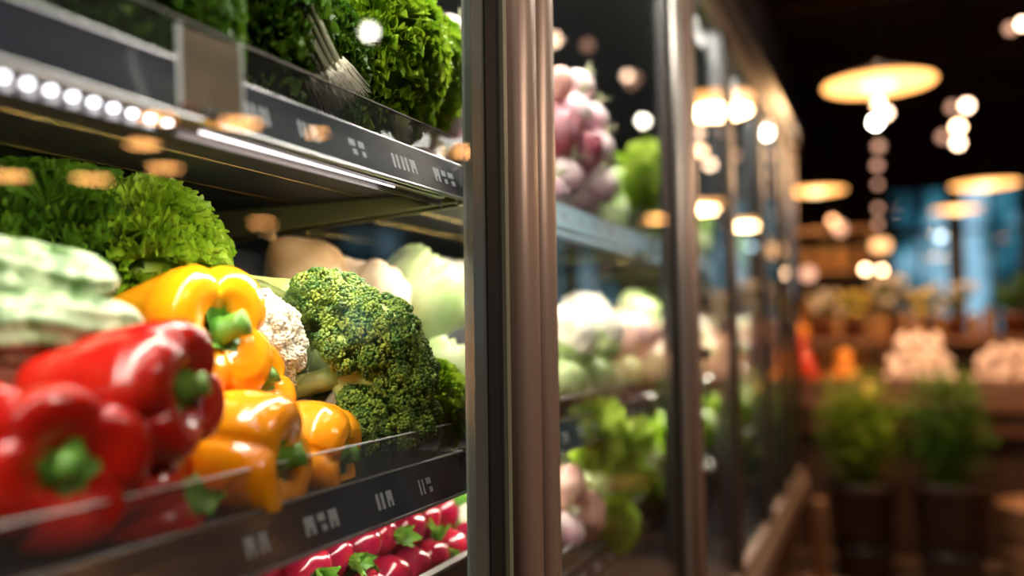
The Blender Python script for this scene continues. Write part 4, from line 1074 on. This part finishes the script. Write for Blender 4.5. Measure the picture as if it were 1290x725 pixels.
planter(4.40, .125, .15, .52, .195, M_yleaf, 'left green herb bush in a dark wooden tub before the table', 3)
planter(4.40, -.24, .155, .54, .185, M_herb, 'right dark green herb bush in a wooden tub before the table', 8, .42)
# baskets at the right of the planters
def basket(x, y, z, r, h, lb):
    t = empty('wicker_basket', (x, y, z)); tag(t, lb, 'basket')
    def fn(p, a): 
        k = 1+.02*math.sin(a*24+(round(p.z*60) % 2)*PI); return Vector((p.x*k, p.y*k, p.z))
    prof = [(r*.8, .001)]+[(r*(.8+.2*i/10), h*i/10) for i in range(1, 11)]+[(r*.95, h), (r*.77, .015), (.002, .015)]
    G().lathe(prof, 48, fn=fn).build('basket_body', M_wick, t)
    G().tube([(r*math.cos(i*PI/12), r*math.sin(i*PI/12), h) for i in range(25)], .010, 8).build('basket_rim', M_woodl, t)
basket(4.47, -.62, .001, .19, .17, 'wicker basket on the floor right of the planters')
basket(4.47, -.62, .181, .19, .17, 'wicker basket stacked on top of the one on the floor')
basket(4.50, -1.05, .001, .2, .2, 'wide wicker basket on the floor at the right edge')
sd = empty('standing_board', (4.16, .30, 0)); tag(sd, 'narrow light wooden post beside the left planter', 'post')
G().box(-.02, .02, -.03, .03, .02, .38, .004).build('post_board', M_woodl, sd, False); G().box(-.06, .06, -.06, .06, 0, .02).build('post_foot', M_woodl, sd, False)
# a second table line further right for the mirrored view
t2 = empty('side_counter', (3.2, -3.4, 0)); tag(t2, 'wooden side counter mirrored in the case doors', 'counter')
G().box(-1.8, 1.8, -.4, .4, .001, .82).build('counter_body', M_wood, t2, False); G().box(-1.85, 1.85, -.44, .44, .8205, .86).build('counter_top', M_woodl, t2, False)
heap(P_lem, 2.0, 2.6, -3.25, -3.0, .861, .036, 2, 'yellow lemon on the side counter mirrored in the doors', 'lemon', 'lemons on the side counter', 1, 12)
heap(P_gar, 2.8, 3.5, -3.25, -3.0, .861, .046, 2, 'garlic bulb on the side counter mirrored in the doors', 'garlic', 'garlic on the side counter', 1, 13)
spotlamp((3.0, -2.4, 3.1), M_spot, (3.0, -3.2, .85), 'ceiling spotlight over the side counter', .03, 120, (1, .66, .38), 'ceiling spotlights over the side counter', 75)

# ------------------------------------------------------------------ remove prototypes that were never used
for o in list(C.objects):
    if o.parent is None and o.type == 'EMPTY' and 'label' not in o and 'kind' not in o:
        for ch in list(o.children): bpy.data.objects.remove(ch)
        bpy.data.objects.remove(o)

SC.view_settings.view_transform = 'Standard'; SC.view_settings.look = 'None'; SC.view_settings.gamma = 1; SC.view_settings.use_curve_mapping = False
SC.view_settings.exposure = 0
cy = SC.cycles
cy.transparent_max_bounces = 32; cy.max_bounces = 10; cy.glossy_bounces = 5; cy.diffuse_bounces = 3
cy.sample_clamp_indirect = 40; cy.use_denoising = True; cy.caustics_reflective = False; cy.caustics_refractive = False
